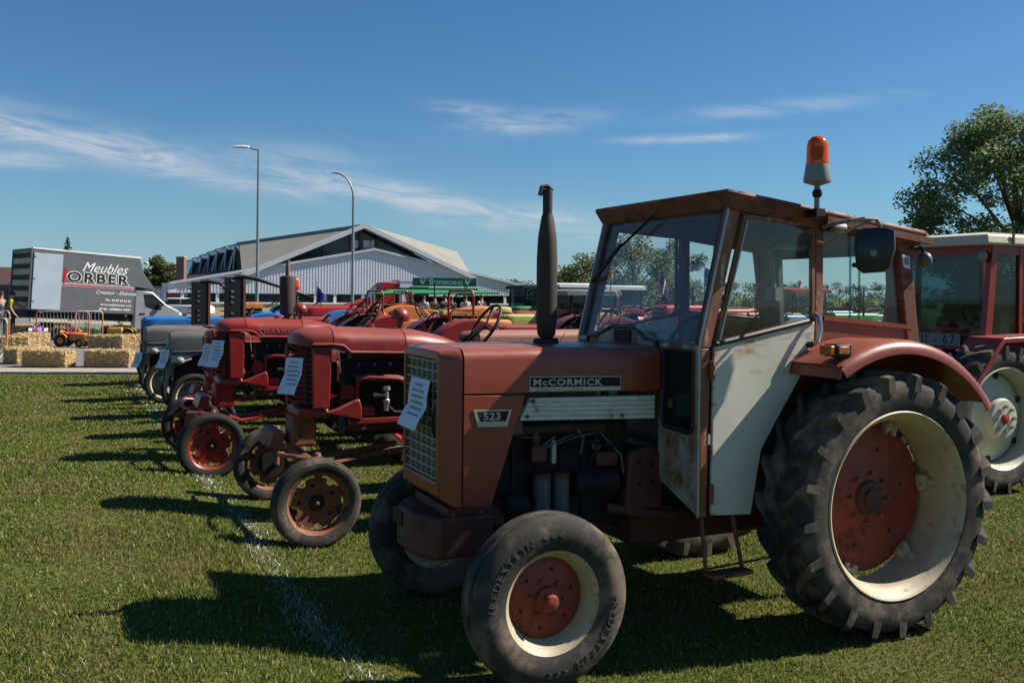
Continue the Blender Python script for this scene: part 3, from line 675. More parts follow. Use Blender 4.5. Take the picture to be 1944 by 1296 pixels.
# front wheels
ft = ribbed_tyre(.40, .236, .20, MT['rubber_dusty'])
fr = MB().lathe([(.238, -.066), (.246, -.076), (.239, -.082), (.228, -.072), (.214, -.056), (.204, -.03), (.19, .0), (.185, .04), (.2, .07), (.24, .072)], 56).mesh('rim', MT['cream'])
fd = MB().lathe([(.0, -.012), (.06, -.012), (.09, -.002), (.178, .004), (.190, .012)], 48).mesh('disc', MT['rim_red'])
fh = MB().lathe([(.062, -.005), (.062, -.035), (.036, -.04), (.036, -.062), (.03, -.078), (.0, -.086)], 24).mesh('hub', MT['rim_red'])
fb = bolts('wheel_bolt', MT['rust_brown'], 6, .088, -.0, -.022, .011)
fo = bolts('bolt_hole', MT['black'], 6, .135, .006, -.0035, .008, 10, .5)
def arc_letters(txt, rad, y, size, a_start, step, mat):
    bm = bmesh.new()
    for i, chh in enumerate(txt):
        if chh == ' ': continue
        me = text_mesh(chh, size, mat, extrude=.0015, align='CENTER'); a = a_start-step*i
        m = Matrix.Translation((rad*math.cos(a), y, rad*math.sin(a))) @ Matrix.Rotation(-(a-PI/2), 4, 'Y') @ Matrix.Rotation(PI/2, 4, 'X')
        me.transform(m); bm.from_mesh(me); bpy.data.meshes.remove(me)
    me = bpy.data.meshes.new('sidewall_lettering'); bm.to_mesh(me); bm.free(); me.materials.append(mat); return me
P_('letter_rubber', (.085, .074, .062), (.05, .045, .038), 9, .85)
flt = [('sidewall_lettering', arc_letters('VREDESTEIN <<<', .296, -.1035, .052, a0, .128, MT['letter_rubber'])) for a0 in (R(192), R(12))]
fset = [('tyre', ft), ('rim', fr), ('disc', fd), ('hub', fh), fb, fo, flt[0], flt[1]]
wheel(H, (0, -.73, .397), fset, spin=.2, steer=R(-1)); wheel(H, (0, .73, .397), fset, True, steer=R(-1))
# rear wheels
rt = lug_tyre(.712, .495, .34, 21, MT['rubber_dusty'], .036)
rr_ = MB().lathe([(.497, -.148), (.505, -.158), (.497, -.166), (.484, -.158), (.470, -.138), (.462, -.118), (.452, -.108), (.444, -.08), (.440, -.03), (.435, .05), (.44, .09), (.46, .13), (.49, .155), (.498, .15)], 72).mesh('rim', MT['cream'])
rd = MB().lathe([(.0, .062), (.13, .062), (.17, .078), (.408, .082), (.410, .092), (.0, .094)], 56).mesh('disc', MT['rim_red'])
rh = MB().lathe([(.10, .066), (.09, .045), (.06, .035), (.055, .02), (.0, .018)], 28).mesh('hub', MT['hero_dark_red'])
rb_ = bolts('wheel_bolt', MT['rust_brown'], 8, .135, .066, .04, .013)
ro = bolts('bolt_hole', MT['black'], 6, .27, .09, .0795, .014, 10, .3)
rc = MB()
for c, d in (((.415, .055, 0), (.05, .05, .07)), ((.395, .045, .03), (.05, .02, .02)), ((.395, .045, -.03), (.05, .02, .02)), ((.43, .03, 0), (.025, .07, .03))): rc.box(c, d)
rcm = ('rim_clamp', rc.mesh('rim_clamp', MT['cream']), [((0, 0, 0), -(2*PI*i/6+.25)) for i in range(6)])
rset = [('tyre', rt), ('rim', rr_), ('disc', rd), ('hub', rh), rb_, ro, rcm]
wheel(H, (1.975, -.84, .705), rset, spin=.1); wheel(H, (1.975, .84, .705), rset, True)

# nose and bonnet
def sect(x, hw, z0, z1, rc=.06, crown=.006):
    pts = [(-hw, z0)]
    for k in range(5): a = PI-k*PI/8; pts.append((-hw+rc+rc*math.cos(a), z1-rc+rc*math.sin(a)))
    pts.append((0, z1+crown))
    for k in range(5): a = PI/2-k*PI/8; pts.append((hw-rc+rc*math.cos(a), z1-rc+rc*math.sin(a)))
    pts.append((hw, z0)); return [(x, y, z) for y, z in pts]
MB().loft([sect(-.262, .33, .752, 1.532), sect(-.30, .318, .757, 1.531), sect(-.36, .268, .80, 1.514, .04), sect(-.364, .236, .868, 1.475, .02, 0), sect(-.338, .232, .872, 1.47, .02, 0)], cap=False).build('nose', MT['hero_red'], H, bevel=.006)
MB().loft([sect(-.252, .33, 1.313, 1.532), sect(.2, .331, 1.305, 1.533), sect(.9, .332, 1.290, 1.526)]).build('bonnet', MT['hero_red'], H)
for s in (-1, 1):
    MB().prism([(-.254, .76), (-.10, .752), (.082, 1.292), (-.254, 1.304)], s*.331, s*.315).build('side_panel', MT['hero_red'], H, bevel=.003)
gr_ = MB().bx(-.345, -.335, -.236, .236, .868, 1.475).build('grille', MT['grille_dark'], H, smooth=False)
hb = MB().bx(-.004, .004, -.232, .232, -.004, .004).mesh('grille_bar', MT['grille_cream']); vb = MB().bx(-.004, .004, -.004, .004, -.298, .298).mesh('grille_bar', MT['grille_cream'])
for i in range(13): obj('grille_bar', hb, gr_, loc=(-.350, 0, .882+i*.0485))
for y in (-.155, -.075, .0, .08, .16): obj('grille_bar', vb, gr_, loc=(-.3485, y, 1.172))
MB().cyl((-.352, -.19, 1.33), (-.352, -.19, 1.27), .008, n=6).build('latch', MT['black'], gr_); MB().tube([(-.356, -.2, 1.23), (-.366, -.2, 1.19), (-.366, -.2, 1.13), (-.356, -.2, 1.09)], .008, 6).build('grab_handle', MT['black'], gr_)
# trim slats and badges on both sides
for s in (-1, 1):
    y0 = s*.332
    st = MB().prism([(.115, 1.278), (.055, 1.165), (.872, 1.138), (.870, 1.263)], s*.300, s*.318).build('trim_panel', MT['strip_white'], H)
    for k in range(5):
        f0, f1 = k/5+.008, (k+1)/5-.008
        a = (.055+.06*f0, 1.165+.113*f0); b = (.055+.06*f1, 1.165+.113*f1); c = (.872-.002*f1, 1.138+.125*f1); d = (.872-.002*f0, 1.138+.125*f0)
        MB().prism([a, b, c, d], s*.3185, s*.327).build('slat', MT['strip_white'], st, bevel=.002)
    for bx_, bz in ((.125, 1.262), (.095, 1.185), (.66, 1.165)): MB().cyl((bx_, s*.326, bz), (bx_, s*.334, bz), .011, n=8).build('screw', MT['rust_brown'], st)
    bd = MB().prism([(.103, 1.313), (.647, 1.300), (.647, 1.374), (.103, 1.388)], s*.331, s*.335).build('name_badge', MT['silver'], H)
    MB().prism([(.108, 1.334), (.643, 1.322), (.643, 1.370), (.108, 1.383)], s*.3352, s*.3362).build('badge_face', MT['black'], bd)
    rot = (PI/2, R(1.35) if s < 0 else 0, 0 if s < 0 else PI)
    lx0 = .122 if s < 0 else .63
    obj('lettering', text_mesh('McCORMICK', .046, MT['silver'], extrude=.0008, offset=.0012, space=1.16), bd, loc=(lx0, s*.3362, 1.342 if s < 0 else 1.329), rot=rot).scale.x = 1.38
    obj('lettering', text_mesh('INTERNATIONAL', .016, MT['black'], extrude=.0005, space=2.6), bd, loc=(lx0+.01, s*.3352, 1.316 if s < 0 else 1.306), rot=rot)
    nb = MB().prism([(-.205, 1.232), (.005, 1.226), (-.02, 1.142), (-.18, 1.148)], s*.331, s*.337).build('number_badge', MT['silver'], H)
    MB().prism([(-.185, 1.224), (-.012, 1.219), (-.028, 1.170), (-.168, 1.174)], s*.3372, s*.3382).build('badge_face', MT['black'], nb)
    obj('lettering', text_mesh('523', .05, MT['silver'], extrude=.0008, offset=.0014, space=1.02), nb, loc=(-.155 if s < 0 else -.04, s*.3382, 1.181), rot=(PI/2, R(1.5) if s < 0 else 0, 0 if s < 0 else PI)).scale.x = 1.3
# engine and running gear
MB().bx(-.225, -.13, -.27, .27, .78, 1.3).build('radiator', MT['engine_black'], H)
eb = MB().bx(-.1, .80, -.17, .17, .55, 1.12).build('engine_block', MT['engine_black'], H, bevel=.01)
for i in range(4): MB().cyl((.02+.18*i, -.17, 1.02), (.02+.18*i, -.215, .99), .035, n=10).build('port', MT['engine_black'], eb)
MB().tube([(.0, -.2, 1.09), (.3, -.21, 1.10), (.62, -.2, 1.09)], .028, 8).build('manifold', MT['muffler'], eb)
MB().bx(.03, .12, -.24, -.18, 1.08, 1.155).build('coolant_box', MT['filter_grey'], H, bevel=.008)
for x in (.225, .335):
    fl = MB().cyl((x, -.245, .62), (x, -.245, .845), .048, n=20).build('filter', MT['filter_grey'], H)
    MB().cyl((x, -.245, .845), (x, -.245, .875), .05, n=20).build('filter_head', MT['hero_dark_red'], fl)
pm = MB().bx(.16, .25, -.26, -.18, .93, 1.02).build('fuel_pump', MT['hero_dark_red'], H, bevel=.008)
MB().cyl((.20, -.22, 1.02), (.20, -.22, 1.09), .02, n=10).build('pump_cap', MT['hero_dark_red'], pm); MB().cyl((.30, -.23, .92), (.30, -.23, 1.04), .018, n=10).build('bowl', MT['silver'], pm)
for k in range(4): MB().tube([(.18+.02*k, -.24, 1.0), (.22+.08*k, -.25, 1.06), (.12+.17*k, -.2, 1.06)], .005, 5).build('fuel_pipe', MT['filter_grey'], pm)
MB().cyl((.42, -.22, .80), (.68, -.22, .80), .07, n=18).build('starter_motor', MT['engine_black'], H)
MB().bx(-.30, .02, -.235, .235, .62, .735).build('frame_rail', MT['hero_dark_red'], H, bevel=.008)
MB().prism([(-.44, -.12), (-.44, .12), (-.35, .26), (-.05, .26), (-.05, -.26), (-.35, -.26)], .485, .695, 'z').build('front_bolster', MT['hero_dark_red'], H, bevel=.018)
MB().bx(-.447, -.42, .03, .17, .60, .67).build('tow_slot', MT['black'], H)
ax = MB().tube([(.0, -.63, .40), (.0, -.45, .46), (.0, .45, .46), (.0, .63, .40)], .045, 10).build('front_axle', MT['hero_dark_red'], H)
for s in (-1, 1): MB().cyl((.0, s*.6, .33), (.0, s*.6, .56), .034, n=10).build('king_pin', MT['hero_dark_red'], ax)
MB().tube([(.14, -.58, .40), (.14, .58, .40)], .016, 8).build('tie_rod', MT['rust_brown'], ax)
MB().bx(.80, 1.75, -.21, .21, .42, .93).build('gearbox', MT['hero_dark_red'], H, bevel=.02)
MB().prism([(.71, .62), (.95, .58), (.97, .93), (.86, .985), (.74, .95)], -.29, -.212).build('bell_housing', MT['hero_dark_red'], H, bevel=.015)
for x, z in ((.80, .9), (.88, .88), (.80, .78), (.88, .78)): MB().cyl((x, -.288, z), (x, -.296, z), .012, n=8).build('bolt', MT['black'], H)
MB().bx(1.70, 2.25, -.3, .3, .42, 1.0).build('rear_housing', MT['hero_dark_red'], H, bevel=.03)
for s in (-1, 1): MB().cyl((1.975, s*.25, .705), (1.975, s*.78, .705), .1, .085, n=16).build('axle_tube', MT['hero_dark_red'], H)
MB().tube([(.62, -.24, .66), (.80, -.27, .62), (1.0, -.33, .60)], .03, 8).build('pedal_arm', MT['hero_dark_red'], H)
for s in (-1, 1): MB().tube([(2.2, s*.3, .5), (2.9, s*.38, .42)], .025, 8).build('lower_link', MT['rust_brown'], H)
# smaller engine fittings
for k in range(6): MB().bx(-.06+.14*k, -.03+.14*k, -.185, -.172, .62, 1.0).build('block_rib', MT['engine_black'], eb)
MB().tube([(-.16, -.2, 1.2), (-.05, -.24, 1.14), (.02, -.22, 1.05), (-.02, -.2, .9), (-.12, -.2, .84)], .026, 8).build('radiator_hose', MT['black'], H)
MB().cyl((-.08, -.19, .93), (-.08, -.25, .93), .085, n=22).build('belt_pulley', MT['engine_black'], H); MB().cyl((.02, -.24, .72), (.13, -.24, .72), .055, n=18).build('dynamo', MT['engine_black'], H); MB().tube([(-.07, -.235, 1.015), (.06, -.245, .775), (.04, -.245, .66), (-.14, -.235, .87)], .008, 6, True).build('fan_belt', MT['black'], H)
for k, (a_, b_) in enumerate((((.42, -.2, 1.13), (.46, -.24, .96)), ((.55, -.2, 1.12), (.50, -.25, .88)), ((.62, -.18, 1.05), (.73, -.24, .83)), ((.38, -.23, 1.04), (.70, -.26, .98)))): MB().tube([a_, ((a_[0]+b_[0])/2+.03, -.25, (a_[2]+b_[2])/2), b_], .008, 6).build('hose', MT['black' if k % 2 else 'filter_grey'], H)
MB().cyl((.55, -.20, 1.0), (.55, -.25, 1.0), .03, n=12).build('dipstick_boss', MT['hero_dark_red'], H); MB().bx(.56, .70, -.235, -.18, .88, .96).build('regulator', MT['hero_dark_red'], H, bevel=.01); MB().bx(-.02, .12, -.25, -.19, .50, .60).build('bracket', MT['hero_dark_red'], H, bevel=.01)
for x_, z_ in ((-.27, .70), (-.12, .70), (-.27, .66), (-.12, .66)): MB().cyl((x_, -.236, z_), (x_, -.246, z_), .012, n=6).build('bolt', MT['rust_brown'], H)
# exhaust
ex = MB().lathe([(.03, 1.50), (.03, 1.56), (.05, 1.585), (.058, 1.66), (.058, 2.0), (.052, 2.12), (.034, 2.235), (.026, 2.25), (.025, 2.385), (.022, 2.385)], 20, 'z', (.372, 0, 0)).build('exhaust', MT['muffler'], H)
MB().lathe([(.027, 2.245), (.0275, 2.372)], 20, 'z', (.372, 0, 0)).build('tail_pipe', MT['muffler'], ex)
MB().tube([(.40, 0, 2.38), (.37, 0, 2.402), (.335, 0, 2.395), (.325, 0, 2.35)], .014, 6).build('rain_flap', MT['muffler'], ex)
MB().cyl((.30, 0, 1.545), (.44, 0, 1.545), .02, n=8).build('clamp', MT['muffler'], ex); MB().cyl((.372, 0, 1.525), (.372, 0, 1.54), .06, n=16).build('flange', MT['muffler'], ex)

# ---- cab
def wsx(z): return .952+(z-1.54)*.247
for s in (-1, 1):
    y0, y1 = s*.64, s*.585
    pa = MB().prism([(1.118, 2.275), (1.19, 2.275), (1.005, 1.535), (.938, 1.535)], y0, y1).build('front_pillar', MT['pillar_rust'], H, bevel=.006)
    MB().prism([(.938, 1.533), (1.000, 1.533), (.986, .66), (.936, .66)], y0, y1).build('door_post', MT['pillar_rust'], H, bevel=.006)
    MB().tube([(.934, y0*.985, .66), (.936, y0*.985, 1.535), (1.116, y0*.985, 2.27)], .008, 6).build('pillar_trim', MT['silver'], H)
    MB().prism([(1.708, 2.22), (1.766, 2.215), (1.772, 1.50), (1.712, 1.50)], y0, y1).build('middle_pillar', MT['pillar_rust'], H, bevel=.006)
    MB().prism([(2.335, 2.16), (2.435, 2.15), (2.535, 1.45), (2.44, 1.45)], y0, y1).build('rear_pillar', MT['roof_rust'], H, bevel=.006)
    MB().prism([(1.15, 2.31), (2.45, 2.17), (2.44, 2.115), (1.17, 2.245)], s*.632, s*.59).build('header', MT['roof_rust'], H)
    # rear side panel with sill
    MB().prism([(1.773, 1.675), (2.448, 1.620), (2.47, 1.42), (1.773, 1.42)], s*.628, s*.60).build('rear_side_panel', MT['hero_red'], H)
    MB().prism([(1.774, 1.705), (2.445, 1.648), (2.449, 1.622), (1.774, 1.677)], s*.642, s*.59).build('sill', MT['hero_red'], H)
    wp = MB().prism([(1.77, 1.70), (1.77, 2.19), (2.34, 2.13), (2.43, 1.645)], s*.612, s*.607).build('side_window', MT['cab_glass'], H, smooth=False)
    for xa in (1.985, 2.055): MB().prism([(xa, 1.685), (xa, 2.165), (xa+.012, 2.165), (xa+.012, 1.685)], s*.620, s*.6135).build('glass_edge', MT['glass_dark'], wp, smooth=False)
    MB().cyl((2.02, s*.613, 1.99), (2.02, s*.64, 1.99), .014, n=10).build('window_knob', MT['black'], wp)
# near door and its twin
for s in (-1, 1):
    y0, y1 = s*.648, s*.628
    dr = MB().prism([(1.006, .668), (1.016, 1.540), (1.700, 1.668), (1.690, 1.50), (1.336, .993), (1.268, .650)], y0, y1).build('door', MT['door_white'], H, bevel=.004)
    MB().ring([(1.020, 1.545), (1.208, 2.24), (1.70, 2.212), (1.704, 1.672)], [(1.048, 1.572), (1.232, 2.215), (1.682, 2.19), (1.684, 1.694)], y0*.995, y1).build('window_frame', MT['pillar_rust'], dr)
    MB().prism([(1.03, 1.555), (1.22, 2.225), (1.69, 2.20), (1.693, 1.682)], s*.640, s*.635).build('door_glass', MT['cab_glass'], dr, smooth=False)
    MB().tube([(1.03, y0, 1.556), (1.36, y0, 1.618), (1.69, y0, 1.68)], .013, 6).build('window_seal', MT['seal'], dr)
    MB().tube([(1.05, y0, 1.575), (1.226, y0, 2.205)], .006, 6).build('window_trim', MT['silver'], dr)
    MB().tube([(1.668, y0, 1.55), (1.672, s*.70, 1.565), (1.69, s*.705, 1.63), (1.70, s*.68, 1.70), (1.70, y0, 1.715)], .012, 8).build('handle', MT['chrome'], dr)
    MB().cyl((1.655, y0, 1.545), (1.655, s*.672, 1.545), .018, n=10).build('lock', MT['black'], dr)
    for z in (.78, 1.42): MB().cyl((1.003, s*.652, z-.05), (1.003, s*.652, z+.05), .014, n=8).build('hinge', MT['rust_brown'], dr)
# front wall: narrow lower windows, cowl over the bonnet, windscreen
for s in (-1, 1):
    fw = MB().ring([(s*.635, .665), (s*.635, 1.550), (s*.275, 1.550), (s*.275, .80)], [(s*.590, 1.09), (s*.590, 1.515), (s*.318, 1.515), (s*.318, 1.10)], .930, .950, 'x').build('front_panel', MT['white_rust'], H, bevel=.003)
    MB().tube([(.928, s*a, b) for a, b in ((.592, 1.12), (.592, 1.515), (.316, 1.515), (.316, 1.13), (.335, 1.098), (.57, 1.088))], .014, 8, True).build('window_seal', MT['seal'], fw)
    MB().prism([(s*.59, 1.09), (s*.59, 1.515), (s*.318, 1.515), (s*.318, 1.10)], .938, .942, 'x').build('lower_window', MT['glass_dark'], fw, smooth=False)
MB().prism([(-.273, 1.36), (-.266, 1.556), (-.17, 1.562), (-.042, 1.62), (.174, 1.618), (.340, 1.562), (.44, 1.548), (.44, 1.50), (.33, 1.45), (.30, 1.36)], .906, .922, 'x').build('cowl', MT['white_rust'], H, bevel=.004)
MB().tube([(.905, a, b) for a, b in ((-.275, 1.25), (-.272, 1.556), (-.17, 1.566), (-.042, 1.625), (.174, 1.623), (.345, 1.567), (.46, 1.55), (.46, 1.36))], .013, 8).build('cowl_seal', MT['seal'], H)
MB().bx(.896, .905, -.03, .14, 1.535, 1.605).build('cowl_vent', MT['black'], H)
MB().add([(wsx(1.54), -.598, 1.54), (wsx(1.54), .598, 1.54), (wsx(2.265), .598, 2.265), (wsx(2.265), -.598, 2.265)]+[(wsx(1.54)+.006, -.598, 1.54), (wsx(1.54)+.006, .598, 1.54), (wsx(2.265)+.006, .598, 2.265), (wsx(2.265)+.006, -.598, 2.265)], [(0, 1, 2, 3), (7, 6, 5, 4), (0, 4, 5, 1), (1, 5, 6, 2), (2, 6, 7, 3), (3, 7, 4, 0)]).build('windscreen', MT['cab_glass'], H, smooth=False)
MB().tube([(wsx(1.55)-.005, -.59, 1.55), (wsx(2.26)-.005, -.582, 2.26)], .013, 6).build('windscreen_seal', MT['seal'], H); MB().tube([(wsx(1.55)-.005, .59, 1.55), (wsx(2.26)-.005, .582, 2.26)], .013, 6).build('windscreen_seal', MT['seal'], H)
MB().bx(.935, .955, -.60, .60, 1.51, 1.56).build('windscreen_rail', MT['interior'], H)
w_ = MB().tube([(1.085, .02, 2.275), (1.075, .14, 2.21), (1.02, .40, 2.04)], .008, 6).build('wiper', MT['black'], H)
MB().box((1.018, .44, 2.0), (.015, .40, .022), Euler((R(-33), 0, 0)).to_matrix()).build('wiper_blade', MT['black'], w_)
# roof
def rz(x): return 2.36-(x-1.09)*.113
def rloop(x0, x1, hy, dz): return [(x0, -hy, rz(x0)+dz), (x1, -hy, rz(x1)+dz), (x1, hy, rz(x1)+dz), (x0, hy, rz(x0)+dz)]
MB().loft([rloop(1.17, 2.42, .592, -.10), rloop(1.115, 2.50, .648, -.095), rloop(1.07, 2.545, .675, -.012), rloop(1.08, 2.535, .668, .004), rloop(1.20, 2.42, .55, .03)]).build('roof', MT['roof_rust'], H, bevel=.006)
MB().loft([rloop(1.18, 2.40, .585, -.112), rloop(1.18, 2.40, .585, -.1005)]).build('headliner', MT['interior'], H)
MB().prism([(1.74, rz(1.74)-.075), (2.56, rz(2.56)-.075), (2.56, rz(2.56)-.035), (1.74, rz(1.74)-.035)], -.70, -.672).build('gutter', MT['roof_rust'], H)
# interior: rear wall, dash, seat, wheel, tube frame
for s, w in ((-1, .52), (1, .40)): MB().prism([(2.36, 2.13), (2.40, 2.13), (2.47, 1.0), (2.43, 1.0)], s*.585, s*w).build('rear_frame', MT['interior'], H)
MB().prism([(2.41, 1.62), (2.45, 1.62), (2.49, 1.0), (2.45, 1.0)], -.515, .395).build('rear_panel', MT['interior'], H); MB().prism([(2.36, 2.135), (2.40, 2.135), (2.405, 2.06), (2.365, 2.06)], -.515, .395).build('rear_header', MT['interior'], H)
MB().prism([(2.37, 2.06), (2.376, 2.06), (2.436, 1.62), (2.43, 1.62)], -.52, .40).build('rear_window', MT['cab_glass'], H, smooth=False)
MB().bx(1.0, 1.18, -.27, .27, 1.0, 1.52).build('dashboard', MT['interior'], H, bevel=.02)
MB().bx(1.0, 2.4, -.58, .58, .93, .96).build('cab_floor', MT['interior'], H)
sw = MB().tube([(1.33+.2*math.cos(a)*.5, .2*math.sin(a), 1.52+.2*math.cos(a)*.85) for a in [2*PI*i/24 for i in range(24)]], .013, 8, True).build('steering_wheel', MT['black'], H)
MB().tube([(1.1, 0, 1.35), (1.33, 0, 1.52)], .02, 8).build('steering_column', MT['black'], H)
for k in range(3): a = 2*PI*k/3; MB().tube([(1.33, 0, 1.52), (1.33+.1*math.cos(a), .2*math.sin(a), 1.52+.17*math.cos(a))], .009, 6).build('spoke', MT['black'], sw)
se = MB().bx(1.85, 2.2, -.24, .24, 1.15, 1.27).build('seat', MT['black'], H, bevel=.04); MB().box((2.22, 0, 1.42), (.1, .46, .36), (0, .15, 0)).build('backrest', MT['black'], H, bevel=.04)
MB().bx(1.95, 2.1, -.1, .1, .95, 1.15).build('seat_pedestal', MT['interior'], H)
MB().tube([(1.70, -.57, 2.08), (1.75, -.3, 2.10), (2.2, .30, 2.1), (2.25, .33, 2.06), (2.27, .33, 1.86)], .017, 8).build('roof_brace', MT['arm_grey'], H); MB().bx(2.24, 2.30, .28, .38, 1.78, 1.87).build('brace_foot', MT['arm_grey'], H)
# fenders
for s in (-1, 1):
    cs = [(.575, .868), (.94, .876), (.985, .868), (1.012, .85), (1.022, .82), (1.022, .80), (1.012, .80), (1.004, .84), (.975, .858), (.94, .864), (.575, .858)]
    loops = []
    for k in range(25):
        a = R(36+(121-36)*k/24); loops.append([(1.975+r_*math.cos(a), s*y_, .71+r_*math.sin(a)) for y_, r_ in cs])
    fn = MB().loft(loops).build('fender', MT['hero_red'], H)
    a = R(121); MB().box((1.975+.845*math.cos(a)-.004, s*.80, .71+.845*math.sin(a)-.012), (.012, .42, .07), (0, R(20), 0)).build('fender_lip', MT['hero_red'], fn)
    arc = [(1.975+.862*math.cos(R(t)), .71+.862*math.sin(R(t))) for t in range(36, 151, 6)]
    MB().prism(arc+[(1.335, .985), (1.27, .655), (1.45, .62), (1.975, .95), (2.45, .95), (2.60, 1.12)], s*.586, s*.60).build('inner_fender', MT['hero_dark_red'], fn)
    ib = MB().bx(1.52, 1.63, s*.90, s*.99, 1.50, 1.565).build('indicator', MT['black'], H, bevel=.008); MB().bx(1.485, 1.519, s*.905, s*.985, 1.508, 1.558).build('lens', MT['amber'], ib, bevel=.006); MB().bx(1.53, 1.60, s*.9905, s*1.0, 1.515, 1.555).build('lens', MT['amber'], ib, bevel=.004)
# mirror, work lamps, beacon, step
MB().tube([(1.75, -.64, 2.19), (1.72, -.78, 2.205), (1.80, -.90, 2.225), (1.88, -.905, 2.225), (1.905, -.905, 2.19), (1.90, -.905, 2.06)], .012, 8).build('mirror_arm', MT['arm_grey'], H)
MB().tube([(1.78, -.64, 2.09), (1.80, -.80, 2.17), (1.84, -.905, 2.222)], .009, 8).build('mirror_stay', MT['arm_grey'], H)
mh = part('mirror', H, (1.87, -.905, 2.05), (0, R(2), R(30)))
out = [(-.10, .115), (-.06, .13), (.06, .132), (.10, .115), (.108, .02), (.092, -.09), (.06, -.115), (-.05, -.108), (-.082, -.08), (-.105, .02)]
MB().loft([[(x, a*sc, b*sc) for a, b in out] for x, sc in ((-.022, .84), (-.012, .97), (.008, 1.0), (.016, .97))]).build('mirror_head', MT['mirror_black'], mh)
MB().prism([(a*.9, b*.9) for a, b in out], .0165, .0185, 'x').build('mirror_glass', MT['chrome'], mh)
MB().ball((-.024, .0, -.01), .022, 10).build('pivot', MT['arm_grey'], mh)
MB().cyl((1.775, -.69, 2.19), (1.85, -.70, 2.18), .035, n=16).build('work_lamp', MT['arm_grey'], H); MB().cyl((1.74, -.64, 2.19), (1.79, -.69, 2.19), .014, n=8).build('lamp_bracket', MT['black'], H)
wl = MB().ball((2.53, -.66, 2.03), .05, 14, (.8, 1, 1)).build('rear_lamp', MT['filter_grey'], H); MB().tube([(2.44, -.64, 2.10), (2.50, -.66, 2.10), (2.53, -.66, 2.07)], .012, 6).build('lamp_bracket', MT['black'], wl)
MB().prism([(2.37, 2.06), (2.43, 2.05), (2.438, 1.975), (2.382, 1.985)], -.6425, -.6405).build('sticker', MT['paper'], H)
MB().prism([(2.385, 2.045), (2.42, 2.04), (2.425, 2.0), (2.392, 2.004)], -.6445, -.643).build('sticker_print', MT['ink'], H)
bc = part('beacon', H, (1.635, -.725, 2.27))
MB().bx(-.03, .03, -.03, .07, -.03, .012).build('bracket', MT['black'], bc); MB().cyl((0, 0, .0), (0, 0, .15), .016, n=10).build('stem', MT['beacon_grey'], bc)
MB().ball((0, 0, .095), .028, 12).build('joint', MT['black'], bc)
MB().lathe([(.0, .138), (.03, .14), (.072, .155), (.074, .165), (.061, .25), (.0, .252)], 28, 'z').build('base', MT['beacon_grey'], bc)
MB().lathe([(.058, .246), (.061, .256), (.058, .268), (.057, .345), (.050, .378), (.03, .40), (.0, .408)], 28, 'z').build('dome', MT['beacon_amber'], bc)
MB().lathe([(.0, .27), (.015, .275), (.03, .31), (.032, .345), (.0, .35)], 16, 'z').build('reflector', MT['amber'], bc)
MB().tube([(1.012, -.56, .67), (1.015, -.56, .60), (1.03, -.58, .36)], .012, 6).build('step_leg', MT['rust_brown'], H); MB().tube([(1.215, -.56, .67), (1.222, -.56, .60), (1.27, -.58, .345)], .012, 6).build('step_leg', MT['rust_brown'], H)
MB().bx(1.02, 1.28, -.66, -.57, .335, .355).build('step_tread', MT['rust_brown'], H); MB().bx(.96, 1.30, -.60, -.2, .645, .662).build('step_plate', MT['engine_black'], H)
# ------------------------------------------------------------------ other tractors
def cut_disc(n, r_out, r_in, notch, mat, y0=-.012, y1=.004):
    o = []; i_ = []
    m = 12*n
    for k in range(m):
        a = 2*PI*k/m; ph = (k % 12)
        r = r_out if ph not in (0, 1, 2) else r_out-notch*(1 if ph == 1 else .85)
        o.append((r*math.cos(a), r*math.sin(a))); i_.append((r_in*math.cos(a), r_in*math.sin(a)))
    return MB().ring(o, i_, y0, y1).mesh('disc', mat)
def small_wheel_set(Rt, w, rimr, tmat, rimmat, discmat, style):
    S = [('tyre', ribbed_tyre(Rt, rimr, w, tmat, 48))]
    h = w/2
    S.append(('rim', MB().lathe([(rimr+.004, -h*.62), (rimr+.008, -h*.75), (rimr, -h*.8), (rimr-.012, -h*.66), (rimr-.022, -h*.3), (rimr-.028, 0), (rimr-.022, h*.3), (rimr, h*.75), (rimr+.006, h*.62)], 44).mesh('rim', rimmat)))
    if style == 'cut':
        S.append(('disc', cut_disc(5, rimr*.80, rimr*.27, .035, discmat)))
        S.append(bolts('disc_hole', MT['black'], 5, rimr*.56, -.008, -.0135, .014, 10, R(55)))
        S.append(bolts('rim_clamp', discmat, 5, rimr*.86, -.03, .02, .016, 6, R(36)))
        S.append(('brake_drum', MB().lathe([(.0, .0), (rimr*.5, .0), (rimr*.5, .05), (0, .05)], 24).mesh('brake_drum', MT['engine_black'])))
        S.append(('hub', MB().lathe([(rimr*.25, .0), (rimr*.14, -.004), (rimr*.13, -.02), (rimr*.075, -.022), (rimr*.07, -.034), (0, -.036)], 20).mesh('hub', MT['muffler'])))
        S.append(('hub_cap', MB().ball((0, -.03, 0), rimr*.07, 10).mesh('hub_cap', discmat)))
    else:
        S.append(('disc', MB().lathe([(rimr*.2, -.055), (rimr*.45, -.04), (rimr*.6, -.008), (rimr*.95, .012), (rimr*.97, .02)], 40).mesh('disc', discmat)))
        S.append(('hub', MB().lathe([(rimr*.22, -.05), (rimr*.2, -.075), (rimr*.1, -.085), (rimr*.09, -.11), (0, -.115)], 18).mesh('hub', MT['orange_red'])))
    return S
